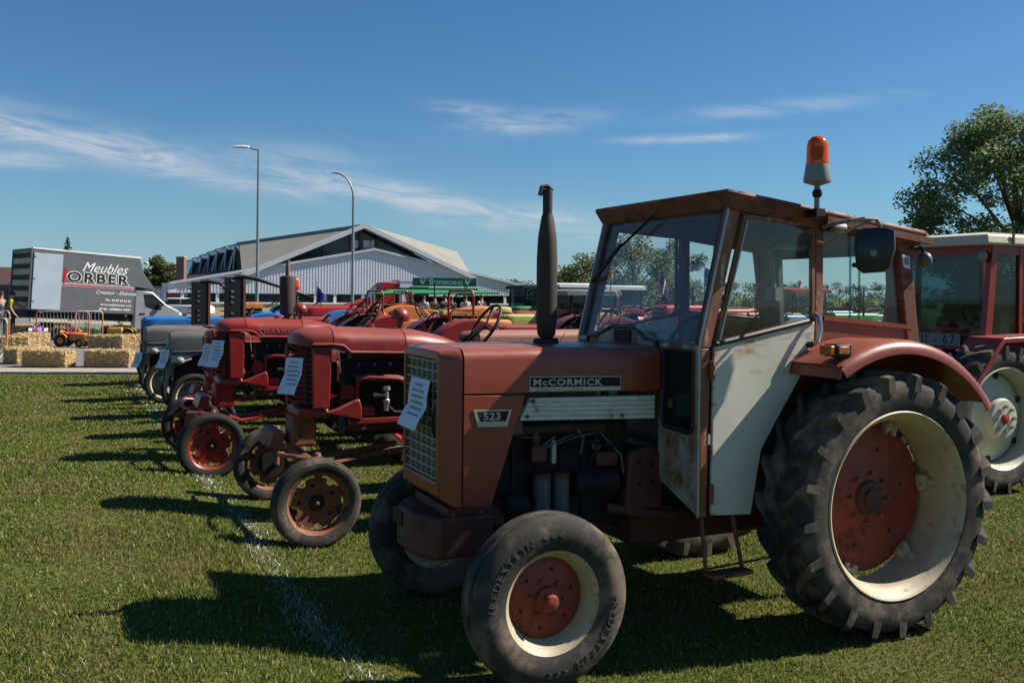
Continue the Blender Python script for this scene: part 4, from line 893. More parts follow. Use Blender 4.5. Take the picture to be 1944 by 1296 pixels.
def big_wheel_set(Rt, w, rimr, tmat, rimmat, discmat, n=19, nseg=48, dish=.02):
    return [('tyre', lug_tyre(Rt, rimr, w, n, tmat, .034, nseg)),
            ('rim', MB().lathe([(rimr+.003, -w*.43), (rimr+.008, -w*.47), (rimr-.012, -w*.46), (rimr-.035, -w*.3), (rimr-.045, 0), (rimr-.035, w*.3), (rimr+.005, w*.46)], 48).mesh('rim', rimmat)),
            ('disc', MB().lathe([(0, dish-.05), (.09, dish-.05), (.12, dish-.01), (rimr*.55, dish), (rimr-.05, dish+.02), (rimr-.045, dish+.03)], 40).mesh('disc', discmat)),
            ('hub', MB().lathe([(.075, dish-.045), (.07, dish-.085), (0, dish-.09)], 18).mesh('hub', discmat))]
def steering(t, x, z, r, tilt=.55, y=0):
    sw = MB().tube([(x+r*math.cos(a)*math.sin(tilt), y+r*math.sin(a), z+r*math.cos(a)*math.cos(tilt)) for a in [2*PI*i/20 for i in range(20)]], .014, 6, True).build('steering_wheel', MT['black'], t)
    for k in range(3):
        a = 2*PI*k/3+.3; MB().tube([(x, y, z), (x+r*math.cos(a)*math.sin(tilt), y+r*math.sin(a), z+r*math.cos(a)*math.cos(tilt))], .01, 6).build('spoke', MT['black'], sw)
    MB().tube([(x-.45, y, z-.28), (x, y, z)], .02, 8).build('steering_column', MT['black'], t)
def pan_seat(t, x, z, mat):
    MB().loft([[(x+u*.42-.2, v*(.20-.06*abs(u-.5)), z+.10*(2*v)**2*.25*1.2+.22*max(0, u-.7)**1.2*3+.05*(1-u)*0) for v in [-1+.25*k for k in range(9)]] for u in [0, .15, .35, .6, .8, 1.0]], closed=False).build('seat', mat, t)
    MB().tube([(x+.25, 0, z-.35), (x, 0, z-.01)], .025, 6).build('seat_spring', MT['engine_black'], t)
def clam_fender(t, cx, cz, rad, y0, y1, a0, a1, mat, th=.012):
    loops = []
    for k in range(17):
        a = R(a0+(a1-a0)*k/16); loops.append([(cx+r_*math.cos(a), y_, cz+r_*math.sin(a)) for y_, r_ in ((y0, rad-.28), (y0, rad-.02), (y0*.9+y1*.1, rad), (y1, rad), (y1, rad-th), (y0*.9+y1*.1, rad-th), (y0*.97+y1*.03, rad-.03), (y0*.97+y1*.03, rad-.28))])
    MB().loft(loops).build('fender', mat, t)

def farmall(label, loc, yaw, red, rimm, discm, trk=.80, tm='rubber', group=None, extras=(), ax0=0):
    t = thing('tractor', label, 'tractor', loc, yaw, group); M_ = MT[red]
    fs = small_wheel_set(.32, .145, .222, MT[tm], MT[rimm], MT[discm], 'cut')
    wheel(t, (ax0, -trk, .318), fs, spin=.4); wheel(t, (ax0, trk, .318), fs, True, spin=.9)
    rs = big_wheel_set(.62, .27, .41, MT['rubber'], MT[rimm], MT[discm])
    wheel(t, (1.98, -.72, .615), rs); wheel(t, (1.98, .72, .615), rs, True)
    # bonnet with its rounded nose
    def hs(x, hw, zb, zt, k=1.0):
        prof = [(-1, 0), (-1, .35), (-.97, .55), (-.86, .76), (-.66, .90), (-.36, .98), (0, 1), (.36, .98), (.66, .90), (.86, .76), (.97, .55), (1, .35), (1, 0)]
        return [(x, a*hw, zb+b*(zt-zb)) for a, b in prof]
    MB().loft([hs(-.02, .10, 1.40, 1.455), hs(.005, .185, 1.395, 1.485), hs(.05, .225, 1.39, 1.51), hs(.12, .245, 1.39, 1.526), hs(.258, .252, 1.395, 1.535)]).build('nose_cap', M_, t)
    MB().loft([hs(.266, .252, 1.385, 1.535), hs(.36, .253, 1.375, 1.533), hs(.40, .254, 1.335, 1.532), hs(.85, .256, 1.325, 1.518)]).build('bonnet', M_, t)
    MB().loft([hs(.858, .256, 1.325, 1.517), hs(1.0, .245, 1.32, 1.505), hs(1.2, .19, 1.31, 1.46), hs(1.42, .08, 1.31, 1.38)]).build('fuel_tank', M_, t)
    for s in (-1, 1):
        MB().tube([(-.0+.10, s*.252, 1.402), (.258, s*.258, 1.403), (.34, s*.259, 1.392), (.40, s*.262, 1.340), (.86, s*.264, 1.328)], .012, 8).build('bonnet_lip', M_, t)
        MB().prism([(.105, .905), (.24, .905), (.255, 1.385), (.095, 1.385)], s*.250, s*.225).build('nose_side', M_, t, bevel=.012)
    MB().bx(.06, .24, -.215, .215, .93, 1.38).build('radiator', MT['engine_black'], t)
    for k in range(11):
        z = .945+k*.042
        MB().loft([[(-.03+.125*(abs(v)/.235)**2.2, v, z+.012), (-.012+.125*(abs(v)/.235)**2.2, v, z+.018), (.0+.125*(abs(v)/.235)**2.2, v, z-.008)] for v in [-.235+.47*i/12 for i in range(13)]]).build('louver', M_, t)
    MB().tube([(-.035, 0, .92), (-.045, 0, 1.40)], .014, 6).build('nose_strip', M_, t)
    MB().prism([(.0, -.21), (.24, -.235), (.24, .235), (.0, .21)], .835, .905, 'z').build('nose_base', M_, t, bevel=.02)
    # engine side
    eb = MB().bx(.40, 1.02, -.115, .115, .66, 1.26).build('engine_block', MT['engine_black'], t, bevel=.015)
    MB().bx(.42, .98, -.135, .135, .70, .78).build('sump_flange', MT['hero_dark_red'], eb, bevel=.01); MB().bx(.46, .96, -.10, .10, 1.262, 1.33).build('valve_cover', MT['hero_dark_red'], eb, bevel=.015)
    for k in range(4): MB().cyl((.50+.13*k, -.12, 1.22), (.50+.13*k, -.15, 1.24), .012, n=8).build('spark_plug', MT['silver'], eb)
    MB().tube([(.72, -.21, .90), (.78, -.2, .85), (.95, -.19, .84), (1.04, -.18, .93)], .012, 6).build('fuel_line', MT['engine_black'], eb); MB().tube([(.50, -.13, 1.22), (.60, -.2, 1.16), (.66, -.19, 1.02)], .006, 5).build('plug_lead', MT['black'], eb)
    MB().cyl((.52, -.15, .86), (.62, -.15, .86), .045, n=14).build('oil_filter', M_, eb)
    for s in (-1, 1):
        MB().prism([(.20, .87), (.50, .80), (.50, .90), (.48, .97), (.44, .96), (.30, .90)], s*.245, s*.20).build('bracket', M_, t, bevel=.012)
        MB().bx(.40, 1.45, s*.235, s*.20, .775, .81).build('frame_rail', M_, t)
        MB().tube([(.46, s*.19, 1.12), (.56, s*.21, 1.135), (.80, s*.21, 1.12), (.86, s*.2, 1.10)], .028, 8).build('manifold', M_, t)
        MB().cyl((.48, s*.16, .93), (.48, s*.19, 1.13), .018, n=8).build('pipe', M_, t)
        MB().cyl((.84, s*.20, 1.10), (.90, s*.22, 1.09), .034, .026, n=12).build('manifold_end', M_, t)
        MB().lathe([(.0, .86), (.022, .865), (.022, .92), (.03, .93), (.03, .95), (.02, .96), (.02, 1.02), (.034, 1.03), (.034, 1.06), (.0, 1.065)], 14, 'z', (.71, s*.2, 0)).build('carburettor', MT['silver'], t)
        MB().cyl((.60, s*.19, .98), (.70, s*.20, .98), .035, n=12).build('governor', MT['engine_black'], t)
        MB().cyl((.40, s*.15, 1.02), (.40, s*.19, 1.02), .06, n=16).build('pulley', M_, t)
        MB().tube([(.27, s*.252, 1.37), (.30, s*.26, 1.34), (.32, s*.25, 1.18)], .005, 5).build('catch_wire', MT['chrome'], t)
    MB().cyl((1.04, -.17, .95), (1.04, -.17, 1.25), .075, n=18).build('air_cleaner', M_, t); MB().cyl((1.04, -.17, 1.25), (1.04, -.17, 1.29), .055, n=14).build('cleaner_cap', M_, t)
    MB().tube([(.33, 0, 1.0), (.33, 0, 1.25)], .03, 8).build('water_hose', MT['black'], t)
    MB().prism([(.95, .56), (2.2, .50), (2.2, .95), (1.5, 1.05), (1.02, 1.02)], -.16, .16).build('gearbox', M_, t, bevel=.03)
    for s in (-1, 1):
        MB().cyl((1.98, s*.15, .615), (1.98, s*.66, .615), .08, n=14).build('axle_tube', M_, t)
        clam_fender(t, 1.98, .62, .68, s*.86, s*.50, 30, 135, M_)
    # front axle
    ax = MB().tube([(ax0+.06, -trk+.12, .50), (ax0+.06, -.3, .53), (ax0+.06, .3, .53), (ax0+.06, trk-.12, .50)], .034, 8).build('front_axle', MT[discm], t)
    MB().bx(-.03, .17, -.12, .12, .60, .84).build('axle_support', MT[discm], t, bevel=.02)
    for s in (-1, 1):
        MB().cyl((ax0+.03, s*(trk-.10), .32), (ax0+.03, s*(trk-.10), .62), .024, n=10).build('king_pin', MT[discm], ax)
        MB().tube([(ax0+.03, s*(trk-.10), .60), (ax0-.10, s*(trk-.16), .62), (ax0-.16, s*.28, .58), (ax0-.08, s*.12, .56)], .017, 7).build('steering_rod', MT[discm], ax)
        MB().tube([(.10, s*.22, .52), (.24, s*.16, .46), (.9, s*.12, .55)], .02, 7).build('radius_rod', MT[discm], ax)
        MB().cyl((ax0+.03, s*(trk-.10), .318), (ax0+.03, s*(trk-.02), .318), .022, n=8).build('stub_axle', MT['engine_black'], ax)
        MB().ball((ax0+.03, s*(trk-.10), .63), .03, 8).build('pin_cap', MT[discm], ax)
    MB().prism([(-.20, .60), (-.08, .58), (-.08, .72), (-.16, .72)], -.10, .34).build('tow_bracket', MT[discm], t, bevel=.006)
    steering(t, 1.66, 1.53, .21); pan_seat(t, 2.15, 1.22, M_)
    if 'mushroom' in extras:
        MB().cyl((.87, -.05, 1.50), (.87, -.05, 1.61), .026, n=12).build('intake_pipe', M_, t)
        MB().lathe([(.0, 1.585), (.072, 1.59), (.078, 1.61), (.075, 1.64), (.055, 1.67), (.02, 1.69), (0, 1.693)], 20, 'z', (.87, -.05, 0)).build('intake_cap', M_, t)
        MB().cyl((.63, .0, 1.52), (.63, .0, 1.555), .035, n=14).build('filler_cap', M_, t)
    return t

def boxy(label, loc, yaw, c, hz=1.42, hw=.24, hx=(-.3, .95), wheels='rubber', fend=True, cab=None, stack=None, beacon=None, rollbar=False, rimm='cream', bz=None, Rr=.66, taper=0, seatc=None, lod=0, group=None, stripe=None, lamps=True):
    """a plain farm tractor of the same general build"""
    t = thing('tractor', label, 'tractor', loc, yaw, group); M_ = MT[c]; bz = bz or hz-.23
    key = ('w', rimm, Rr, c)
    if key not in WS: WS[key] = (small_wheel_set(.34, .15, .22, MT['rubber'], MT[rimm], MT[rimm], 'dish'), big_wheel_set(Rr, .28, Rr*.66, MT['rubber'], MT[rimm], MT[rimm], 16, 36))
    fs, rs = WS[key]
    wheel(t, (0, -.62, .338), fs); wheel(t, (0, .62, .338), fs, True)
    wheel(t, (1.95, -.72, Rr-.005), rs); wheel(t, (1.95, .72, Rr-.005), rs, True)
    x0, x1 = hx
    MB().loft([sect(x0, hw*.80, bz+.02, hz-.05, .05), sect(x0+.05, hw*.96, bz, hz-.012, .06), sect(x0+.25, hw, bz, hz, .07), sect(x1, hw*(1-taper*.3), bz+.02, hz-taper*.12, .07)]).build('bonnet', M_, t)
    gr = MB().bx(x0-.006, x0+.05, -hw*.72, hw*.72, bz-.30, hz-.08).build('grille', MT['engine_black'], t, bevel=.01)
    for k in range(6): MB().bx(x0-.014, x0-.004, -hw*.7, hw*.7, bz-.27+k*.09, bz-.25+k*.09).build('grille_bar', MT['silver'], gr)
    for s in (-1, 1):
        MB().prism([(x0+.03, bz-.32), (x0+.30, bz-.32), (x0+.38, bz+.03), (x0+.03, bz+.03)], s*hw*.95, s*hw*.82).build('side_panel', M_, t)
        if stripe: MB().bx(x0+.2, x1, s*(hw+.003), s*(hw-.01), hz-.20, hz-.165).build('stripe', MT[stripe], t)
        if lamps: MB().cyl((x0+.18, s*(hw+.09), bz-.1), (x0+.08, s*(hw+.09), bz-.1), .05, .065, n=14).build('headlamp', MT['silver'], t)
        MB().cyl((1.95, s*.15, Rr), (1.95, s*.66, Rr), .085, n=12).build('axle_tube', MT['engine_black'], t)
        if fend: clam_fender(t, 1.95, Rr, Rr+.09, s*.90, s*.52, 25, 140, MT[seatc or c])
    MB().bx(x0+.3, x1, -.15, .15, .6, bz+.02).build('engine_block', MT['engine_black'], t, bevel=.02)
    MB().prism([(x1-.2, .5), (2.25, .45), (2.25, .95), (1.3, 1.05), (x1-.2, 1.0)], -.19, .19).build('gearbox', MT['engine_black'], t, bevel=.03)
    MB().tube([(0, -.55, .40), (0, -.25, .47), (0, .25, .47), (0, .55, .40)], .04, 8).build('front_axle', MT['engine_black'], t)
    MB().bx(-.25, .3, -.15, .15, .5, .7).build('front_support', MT['engine_black'], t, bevel=.02)
    steering(t, 1.55, hz+.10, .21); pan_seat(t, 2.05, 1.2, MT[seatc or c])
    if stack:
        sx, sz = stack; e = MB().lathe([(.025, hz-.03), (.025, hz+.08), (.055, hz+.12), (.06, hz+.2), (.06, sz-.25), (.03, sz-.2), (.028, sz)], 14, 'z', (sx, -.02, 0)).build('exhaust', MT['muffler'], t)
    if rollbar:
        MB().tube([(2.1, -.55, 1.0), (2.1, -.55, 1.78), (2.1, -.48, 1.86), (2.1, .48, 1.86), (2.1, .55, 1.78), (2.1, .55, 1.0)], .022, 8).build('roll_bar', M_, t)
        MB().tube([(1.7, -.55, 1.1), (1.7, -.55, 1.5), (1.75, -.55, 1.55), (2.1, -.55, 1.55)], .018, 8).build('side_rail', M_, t)
    if cab:
        cz = cab[1]; rm = MT[cab[0]]
        for s in (-1, 1):
            for xx in (1.15, 2.4): MB().tube([(xx, s*.6, 1.0), (xx+(.06 if xx < 2 else -.04), s*.58, cz-.1)], .032, 6).build('cab_pillar', MT['engine_black'], t)
            MB().prism([(1.17, 1.3), (2.4, 1.3), (2.36, cz-.12), (1.22, cz-.12)], s*.592, s*.588).build('side_window', MT['glass_dark'], t, smooth=False)
            MB().prism([(1.15, 1.0), (2.4, 1.0), (2.4, 1.3), (1.17, 1.3)], s*.60, s*.575).build('cab_side', M_, t)
        MB().loft([[(1.05, -.66, cz-.12), (2.52, -.66, cz-.12), (2.52, .66, cz-.12), (1.05, .66, cz-.12)], [(1.05, -.66, cz-.02), (2.52, -.66, cz-.02), (2.52, .66, cz-.02), (1.05, .66, cz-.02)], [(1.15, -.56, cz+.02), (2.42, -.56, cz+.02), (2.42, .56, cz+.02), (1.15, .56, cz+.02)]]).build('cab_roof', rm, t)
        MB().prism([(-.58, 1.35), (.58, 1.35), (.56, cz-.12), (-.56, cz-.12)], 1.17, 1.175, 'x').build('windscreen', MT['glass_dark'], t, smooth=False)
    if beacon:
        bx_, by_, bz_ = beacon; b = part('beacon', t, (bx_, by_, 0))
        MB().cyl((0, 0, 1.1), (0, 0, bz_-.12), .012, n=8).build('pole', MT['engine_black'], b); MB().cyl((0, 0, bz_-.13), (0, 0, bz_-.09), .06, .05, n=14).build('base', MT['beacon_grey'], b)
        MB().lathe([(.05, bz_-.09), (.05, bz_-.03), (.035, bz_), (0, bz_+.012)], 16, 'z').build('dome', MT['beacon_amber'], b)
    return t
WS = {}

# the two streamlined red tractors next in the row and the orange-red one behind them
farmall('dusty red tractor with rust-brown wheel discs and a mushroom air intake on its bonnet', row(-.42, 2.80), YAW, 'farm_red_old', 'rust_brown', 'rust_brown', .83, 'rubber_dusty', None, ('mushroom',))
R3 = farmall('bright red tractor with red wheel discs and faded lettering on its bonnet', row(-.62, 5.58), YAW, 'farm_red', 'farm_red', 'farm_red', .82, 'rubber', None, ('mushroom',), -.15)
for s in (-1, 1):
    obj('lettering', text_mesh('FARMALL', .062, MT['text_tan'], extrude=.0008, space=1.5), R3, loc=(.47 if s < 0 else .83, s*.2575, 1.375), rot=(PI/2+R(6)*0, 0, 0 if s < 0 else PI))
    MB().lathe([(.022, 0), (.03, 0), (.03, .002), (.022, .002)], 20, closed=True).build('emblem_ring', MT['text_tan'], R3).location = (.43, s*.2585, 1.395)
e = MB().lathe([(.025, 1.48), (.025, 1.54), (.085, 1.57), (.085, 1.96), (.075, 1.985), (.022, 1.99), (.022, 2.16), (.018, 2.16)], 20, 'z', (.78, .20, 0)).build('exhaust', MT['muffler'], R3)
MB().lathe([(.023, 1.985), (.023, 2.161)], 14, 'z', (.78, .20, 0)).build('tail_pipe', MT['rusty_pipe'], e)
R4 = farmall('small orange-red tractor with a louvred grille squeezed between the red and grey ones', row(-.47, 7.55), YAW, 'orange_red', 'cream', 'orange_red', .62, 'rubber'); R4.scale = (.88, .9, .885)

# grey tractors with arched engine openings
def ferguson(label, loc, yaw, c, extra=False):
    t = thing('tractor', label, 'tractor', loc, yaw); M_ = MT[c]
    fs = small_wheel_set(.335, .13, .245, MT['rubber'], MT['cream'], MT['ferg_grey'], 'dish'); rs = big_wheel_set(.60, .27, .38, MT['rubber'], MT['cream'], MT['ferg_grey'])
    wheel(t, (0, -.60, .333), fs, spin=.3); wheel(t, (0, .60, .333), fs, True); wheel(t, (1.78, -.66, .595), rs); wheel(t, (1.78, .66, .595), rs, True)
    zt = 1.235
    MB().loft([sect(-.30, .17, .98, zt-.06, .07), sect(-.27, .225, .96, zt-.025, .09), sect(-.12, .25, .955, zt, .11), sect(.5, .255, .955, zt, .11), sect(1.05, .22, .96, zt-.02, .11)]).build('bonnet', M_, t)
    for s in (-1, 1):
        arch = [(.12+.42*math.cos(R(a)), .48+.42*math.sin(R(a))) for a in range(178, 60, -14)]
        MB().prism([(-.27, .48)]+arch+[(.95, .90), (1.0, .952), (-.27, .952)], s*.252, s*.235).build('side_panel', M_, t, bevel=.004)
        MB().tube([(-.24, s*.258, .955), (.95, s*.26, .955)], .009, 6).build('bonnet_lip', M_, t)
        lh = MB().ball((-.16, s*.31, .83), .056, 14, (1.15, 1, 1)).build('headlamp', MT['arm_grey'], t); MB().tube([(-.12, s*.31, .82), (.0, s*.255, .85)], .012, 6).build('lamp_arm', MT['arm_grey'], lh)
    MB().loft([sect(-.335, .15, .46, .99, .08), sect(-.31, .20, .45, 1.0, .09), sect(-.265, .235, .46, .955, .09)]).build('nose', M_, t)
    gl = MB().bx(-.345, -.33, -.13, .13, .52, .93).build('grille', MT['engine_black'], t)
    for k in range(7): MB().bx(-.352, -.344, -.125+.04*k, -.113+.04*k, .53, .92).build('grille_bar', M_, gl)
    MB().bx(-.2, .9, -.14, .14, .5, .95).build('engine_block', MT['engine_black'], t, bevel=.02); MB().cyl((.25, -.2, .66), (.45, -.2, .66), .06, n=14).build('generator', MT['engine_black'], t); MB().tube([(.1, -.18, .8), (.5, -.2, .82)], .02, 6).build('fuel_pipe', MT['bright_red'], t)
    MB().prism([(.8, .4), (2.05, .4), (2.05, .8), (1.2, .95), (.8, .92)], -.18, .18).build('gearbox', M_, t, bevel=.03)
    MB().tube([(0, -.53, .36), (0, -.2, .44), (0, .2, .44), (0, .53, .36)], .035, 8).build('front_axle', M_, t)
    for s in (-1, 1):
        MB().tube([(.0, s*.5, .33), (.0, s*.5, .52)], .022, 7).build('king_pin', M_, t); MB().tube([(.02, s*.5, .5), (.7, s*.2, .52)], .018, 7).build('radius_rod', M_, t)
        clam_fender(t, 1.78, .6, .66, s*.80, s*.48, 25, 140, M_); MB().cyl((1.78, s*.15, .6), (1.78, s*.62, .6), .08, n=12).build('axle_tube', M_, t)
    steering(t, 1.35, 1.36, .2); pan_seat(t, 1.85, 1.05, M_)
    if extra: MB().lathe([(.02, 1.20), (.045, 1.22), (.048, 1.56), (.03, 1.58), (.026, 1.95), (.02, 1.95)], 14, 'z', (1.0, -.24, 0)).build('exhaust', MT['muffler'], t)
    return t
ferguson('slate grey tractor with dull bonnet and a red front hub, beside the orange-red one', row(-.46, 9.50), YAW, 'ferg_grey')
ferguson('faded grey tractor with rust-streaked bonnet and a round grey headlamp', row(-.62, 11.85), YAW, 'ferg_grey_old', True)
boxy('blue tractor with a white pinstripe on its long square bonnet at the row end', row(-.50, 14.6), YAW, 'blue_tractor', hz=1.32, hw=.26, hx=(-.28, 1.25), stripe='white', beacon=None, lamps=False)
p = at(520, 600, 21); boxy('second blue tractor with a plain bonnet behind the mower bars', (p.x-.6, 21.3, 0), YAW+.1, 'blue_tractor', hz=1.36, hw=.25, hx=(-.25, 1.0), stack=None, lamps=False)

# upright mower bars
def mower(label, loc, yaw, zt, reach):
    t = thing('mower_bar', label, 'mower', loc, yaw)
    MB().bx(-.15, .13, -.02, .02, .45, zt).build('bar_plate', MT['black'], t)
    MB().bx(.135, .17, -.03, .03, .45, zt-.02).build('edge_rail', MT['rust_brown'], t)
    k = 0; z = .62; tooth = MB().prism([(-.028, -.022), (.028, 0), (-.028, .022)], -.029, -.0205).mesh('knife_section', MT['chrome'])
    fin = MB().prism([(0, -.012), (-.075, -.004), (-.075, .004), (0, .012)], -.03, .0).mesh('finger', MT['engine_black'])
    while z < zt-.05:
        if k % 4 != 3: obj('knife_section', tooth, t, loc=(-.02, 0, z))
        obj('finger', fin, t, loc=(-.15, 0, z+.04)); z += .085; k += 1
    MB().tube([(.0, 0, zt), (.12, 0, zt+.012), (.32, -.02, zt-.02), (reach, -.05, zt-.16 if reach < 1 else zt-.32)], [.03, .035, .03, .012], 6).build('swath_stick', MT['engine_black'], t)
    MB().bx(-.1, .3, -.1, .1, .3, .62).build('mower_shoe', MT['engine_black'], t, bevel=.02); MB().tube([(.25, 0, .45), (.7, -.3, .55)], .03, 6).build('hinge_arm', MT['engine_black'], t)
    return t
mower('black finger bar mower folded upright in front of the striped blue bonnet', row(.06, 12.65), YAW, 1.98, .45)
mower('black finger bar mower folded upright with a long thin swath stick', row(.29, 10.35), YAW, 2.035, 1.25)

# cream roofed tractor on the right, seen from behind
RT = thing('tractor', 'red cabbed tractor with cream roof and cream rear wheel, turned away', 'tractor', (4.6, 8.54, 0), YAW)
tyr = lug_tyre(.70, .475, .36, 20, MT['rubber_dusty'], .045, 60)
wset = [('tyre', tyr), ('rim', MB().lathe([(.478, -.15), (.488, -.165), (.474, -.172), (.455, -.15), (.44, -.11), (.43, -.02), (.43, .08), (.45, .15), (.48, .16)], 64).mesh('rim', MT['cream_clean'])),
        ('disc', MB().lathe([(.0, -.155), (.13, -.155), (.175, -.15), (.19, -.125), (.20, -.09), (.26, -.055), (.36, -.02), (.41, .0), (.42, .02)], 56).mesh('disc', MT['cream_clean'])),
        ('hub', MB().lathe([(.05, -.15), (.048, -.168), (.03, -.175), (0, -.177)], 20).mesh('hub', MT['bright_red'])),
        bolts('wheel_bolt', MT['silver'], 8, .115, -.15, -.185, .016),
        bolts('rim_slot', MT['engine_black'], 6, .39, -.03, .03, .035, 4, .4)]
wheel(RT, (0, .18, .695), wset); wheel(RT, (0, 1.72, .695), wset, True)
fs2 = small_wheel_set(.40, .2, .24, MT['rubber'], MT['cream_clean'], MT['cream_clean'], 'dish')
wheel(RT, (2.2, .25, .398), fs2); wheel(RT, (2.2, 1.65, .398), fs2, True)
zc = 2.43
MB().loft([[(.10, .30, zc-.10), (1.75, .30, zc-.10), (1.75, 1.62, zc-.10), (.10, 1.62, zc-.10)], [(.08, .28, zc-.09), (1.78, .28, zc-.09), (1.78, 1.64, zc-.09), (.08, 1.64, zc-.09)], [(.10, .30, zc), (1.75, .30, zc), (1.75, 1.62, zc), (.10, 1.62, zc)], [(.22, .42, zc+.03), (1.62, .42, zc+.03), (1.62, 1.5, zc+.03), (.22, 1.5, zc+.03)]]).build('cab_roof', MT['roof_cream'], RT, bevel=.015)
for x in (.45, .75): MB().bx(x-.012, x+.012, .272, .29, zc-.09, zc+.02).build('roof_rib', MT['rust_brown'], RT)
for s, y in ((-1, .36), (1, 1.56)):
    MB().prism([(.22, 2.33), (.30, 2.33), (.21, 1.42), (.12, 1.42)], y-.03, y+.03).build('cab_pillar', MT['farm_red'], RT)
    MB().prism([(.62, 2.33), (.66, 2.33), (.66, 1.40), (.62, 1.40)], y-.025, y+.025).build('cab_pillar', MT['farm_red'], RT); MB().prism([(1.62, 2.33), (1.68, 2.33), (1.78, 1.1), (1.72, 1.1)], y-.03, y+.03).build('cab_pillar', MT['farm_red'], RT)
    MB().prism([(.30, 2.33), (1.64, 2.33), (1.64, 2.24), (.30, 2.24)], y-.02, y+.02).build('header', MT['farm_red'], RT)
    MB().prism([(.28, 2.24), (.62, 2.24), (.62, 1.45), (.21, 1.45)], y-.004, y+.002).build('side_window', MT['glass_dark'], RT, smooth=False); MB().prism([(.66, 2.24), (1.63, 2.24), (1.70, 1.45), (.66, 1.45)], y-.006, y+.0).build('side_window', MT['glass_dark'], RT, smooth=False)
    MB().prism([(.15, 1.45), (1.72, 1.45), (1.74, .9), (.75, .9), (.70, 1.25), (.15, 1.36)], y-.025, y+.025).build('cab_side', MT['farm_red'], RT)
    yo = -.02 if s < 0 else 1.92
    MB().prism([(-.52, .98), (-.46, .98), (-.06, 1.40), (.62, 1.42), (.86, 1.22), (.90, 1.25), (.66, 1.47), (-.08, 1.45)], yo, y).build('fender', MT['farm_red'], RT, bevel=.008)
MB().bx(.19, .25, .34, 1.58, 2.25, 2.33).build('rear_header', MT['farm_red'], RT); MB().prism([(.40, 1.46), (1.52, 1.46), (1.52, 2.25), (.40, 2.25)], .19, .195, 'x').build('rear_window', MT['glass_dark'], RT, smooth=False)
MB().prism([(.72, 1.50), (1.30, 1.50), (1.26, 1.62), (.78, 1.62)], .60, .80, 'x').build('seat_top', MT['cloth_dark'], RT); MB().bx(.6, .75, .75, 1.25, 1.2, 1.75).build('backrest', MT['cloth_dark'], RT, bevel=.06); MB().bx(.55, 1.0, .72, 1.28, 1.1, 1.25).build('seat', MT['cloth_dark'], RT, bevel=.04)
MB().prism([(.40, 1.30), (1.52, 1.30), (1.52, 1.46), (.40, 1.46)], .17, .21, 'x').build('rear_panel', MT['farm_red'], RT)
pl = MB().bx(.135, .150, .62, 1.30, 1.335, 1.455).build('number_plate', MT['grey_paint'], RT); obj('lettering', text_mesh('VII - 67', .13, MT['black'], extrude=.001, space=1.25, align='RIGHT'), pl, loc=(.134, .68, 1.352), rot=(PI/2, 0, -PI/2))
MB().cyl((.13, .55, 1.40), (.16, .55, 1.40), .05, n=16).build('work_lamp', MT['black'], RT); MB().ball((.16, .40, 2.22), .055, 14, (.6, 1, 1)).build('work_lamp', MT['beacon_grey'], RT)
MB().bx(-.16, -.02, .2, .36, 1.24, 1.30).build('tail_lamp', MT['bright_red'], RT, bevel=.006); MB().bx(-.14, .03, .10, .45, 1.305, 1.32).build('lamp_shelf', MT['chrome'], RT)
MB().bx(.1, 1.8, .6, 1.3, .5, 1.0).build('gearbox', MT['engine_black'], RT, bevel=.03); MB().cyl((0, .3, .695), (0, 1.6, .695), .1, n=14).build('axle_tube', MT['engine_black'], RT)
MB().loft([[(1.8, y, z) for y, z in ((.68, 1.0), (.68, 1.5), (.74, 1.55), (1.16, 1.55), (1.22, 1.5), (1.22, 1.0))], [(3.0, y, z) for y, z in ((.70, .95), (.70, 1.38), (.76, 1.44), (1.14, 1.44), (1.20, 1.38), (1.20, .95))]]).build('bonnet', MT['farm_red'], RT); MB().bx(1.8, 3.0, .75, 1.15, .5, .98).build('engine_block', MT['engine_black'], RT); MB().tube([(2.2, .35, .45), (2.2, 1.55, .45)], .05, 8).build('front_axle', MT['engine_black'], RT)
MB().tube([(1.2, .36, 1.55), (1.45, .7, 1.75)], .02, 6).build('lever', MT['black'], RT); MB().box((.24, .46, 1.62), (.006, .06, .1)).build('sticker', MT['paper'], RT)
MB().tube([(.12, 1.6, 1.9), (.02, 1.75, 1.9), (.02, 1.75, 1.6)], .012, 6).build('mirror_arm', MT['black'], RT)

# paper notices hanging on the radiators
def notice(label, loc, yaw, w, h, fold, bend):
    t = thing('paper_notice', label, 'notice', loc, yaw, None)
    def sheet_(z0, x0, z1, x1, nm, sk=0):
        n = 6; vs = []
        for i in range(n+1):
            u = i/n; z = z0+(z1-z0)*u; x = x0+(x1-x0)*u; dy = sk*u
            for v in (-w/2, w/2): vs.append((x-.006*math.sin(u*PI), v+dy, z))
        o = len(vs); vs += [(a+.0015, b, c) for a, b, c in vs]
        fs = []
        for i in range(n): fs += [(2*i, 2*i+1, 2*i+3, 2*i+2), (o+2*i+2, o+2*i+3, o+2*i+1, o+2*i)]
        MB().add(vs, fs).build(nm, MT['paper'], t)
    sheet_(0, 0, -h*fold, -.02, 'upper_leaf'); sheet_(-h*fold, -.02, -h, -.02-bend, 'lower_leaf', .03)
    for k in range(6):
        f = .12+.12*k
        if f > fold: z = -h*f; x = -.02-bend*(f-fold)/(1-fold)
        else: z = -h*f; x = -.02*f/fold
        wd = w*(.62 if k else .4)
        MB().bx(x-.0085, x-.0075, -wd/2, wd/2, z-.006, z+.004).build('print_line', MT['ink'], t)
    return t
notice('folded bluish paper notice taped to the cream grille', row(-.366, -.02, 1.365), YAW, .28, .25, .55, .05)
notice('paper notice on the louvred nose of the dusty red tractor', row(-.44, 2.62, 1.30), YAW+R(38), .165, .275, .45, .05)
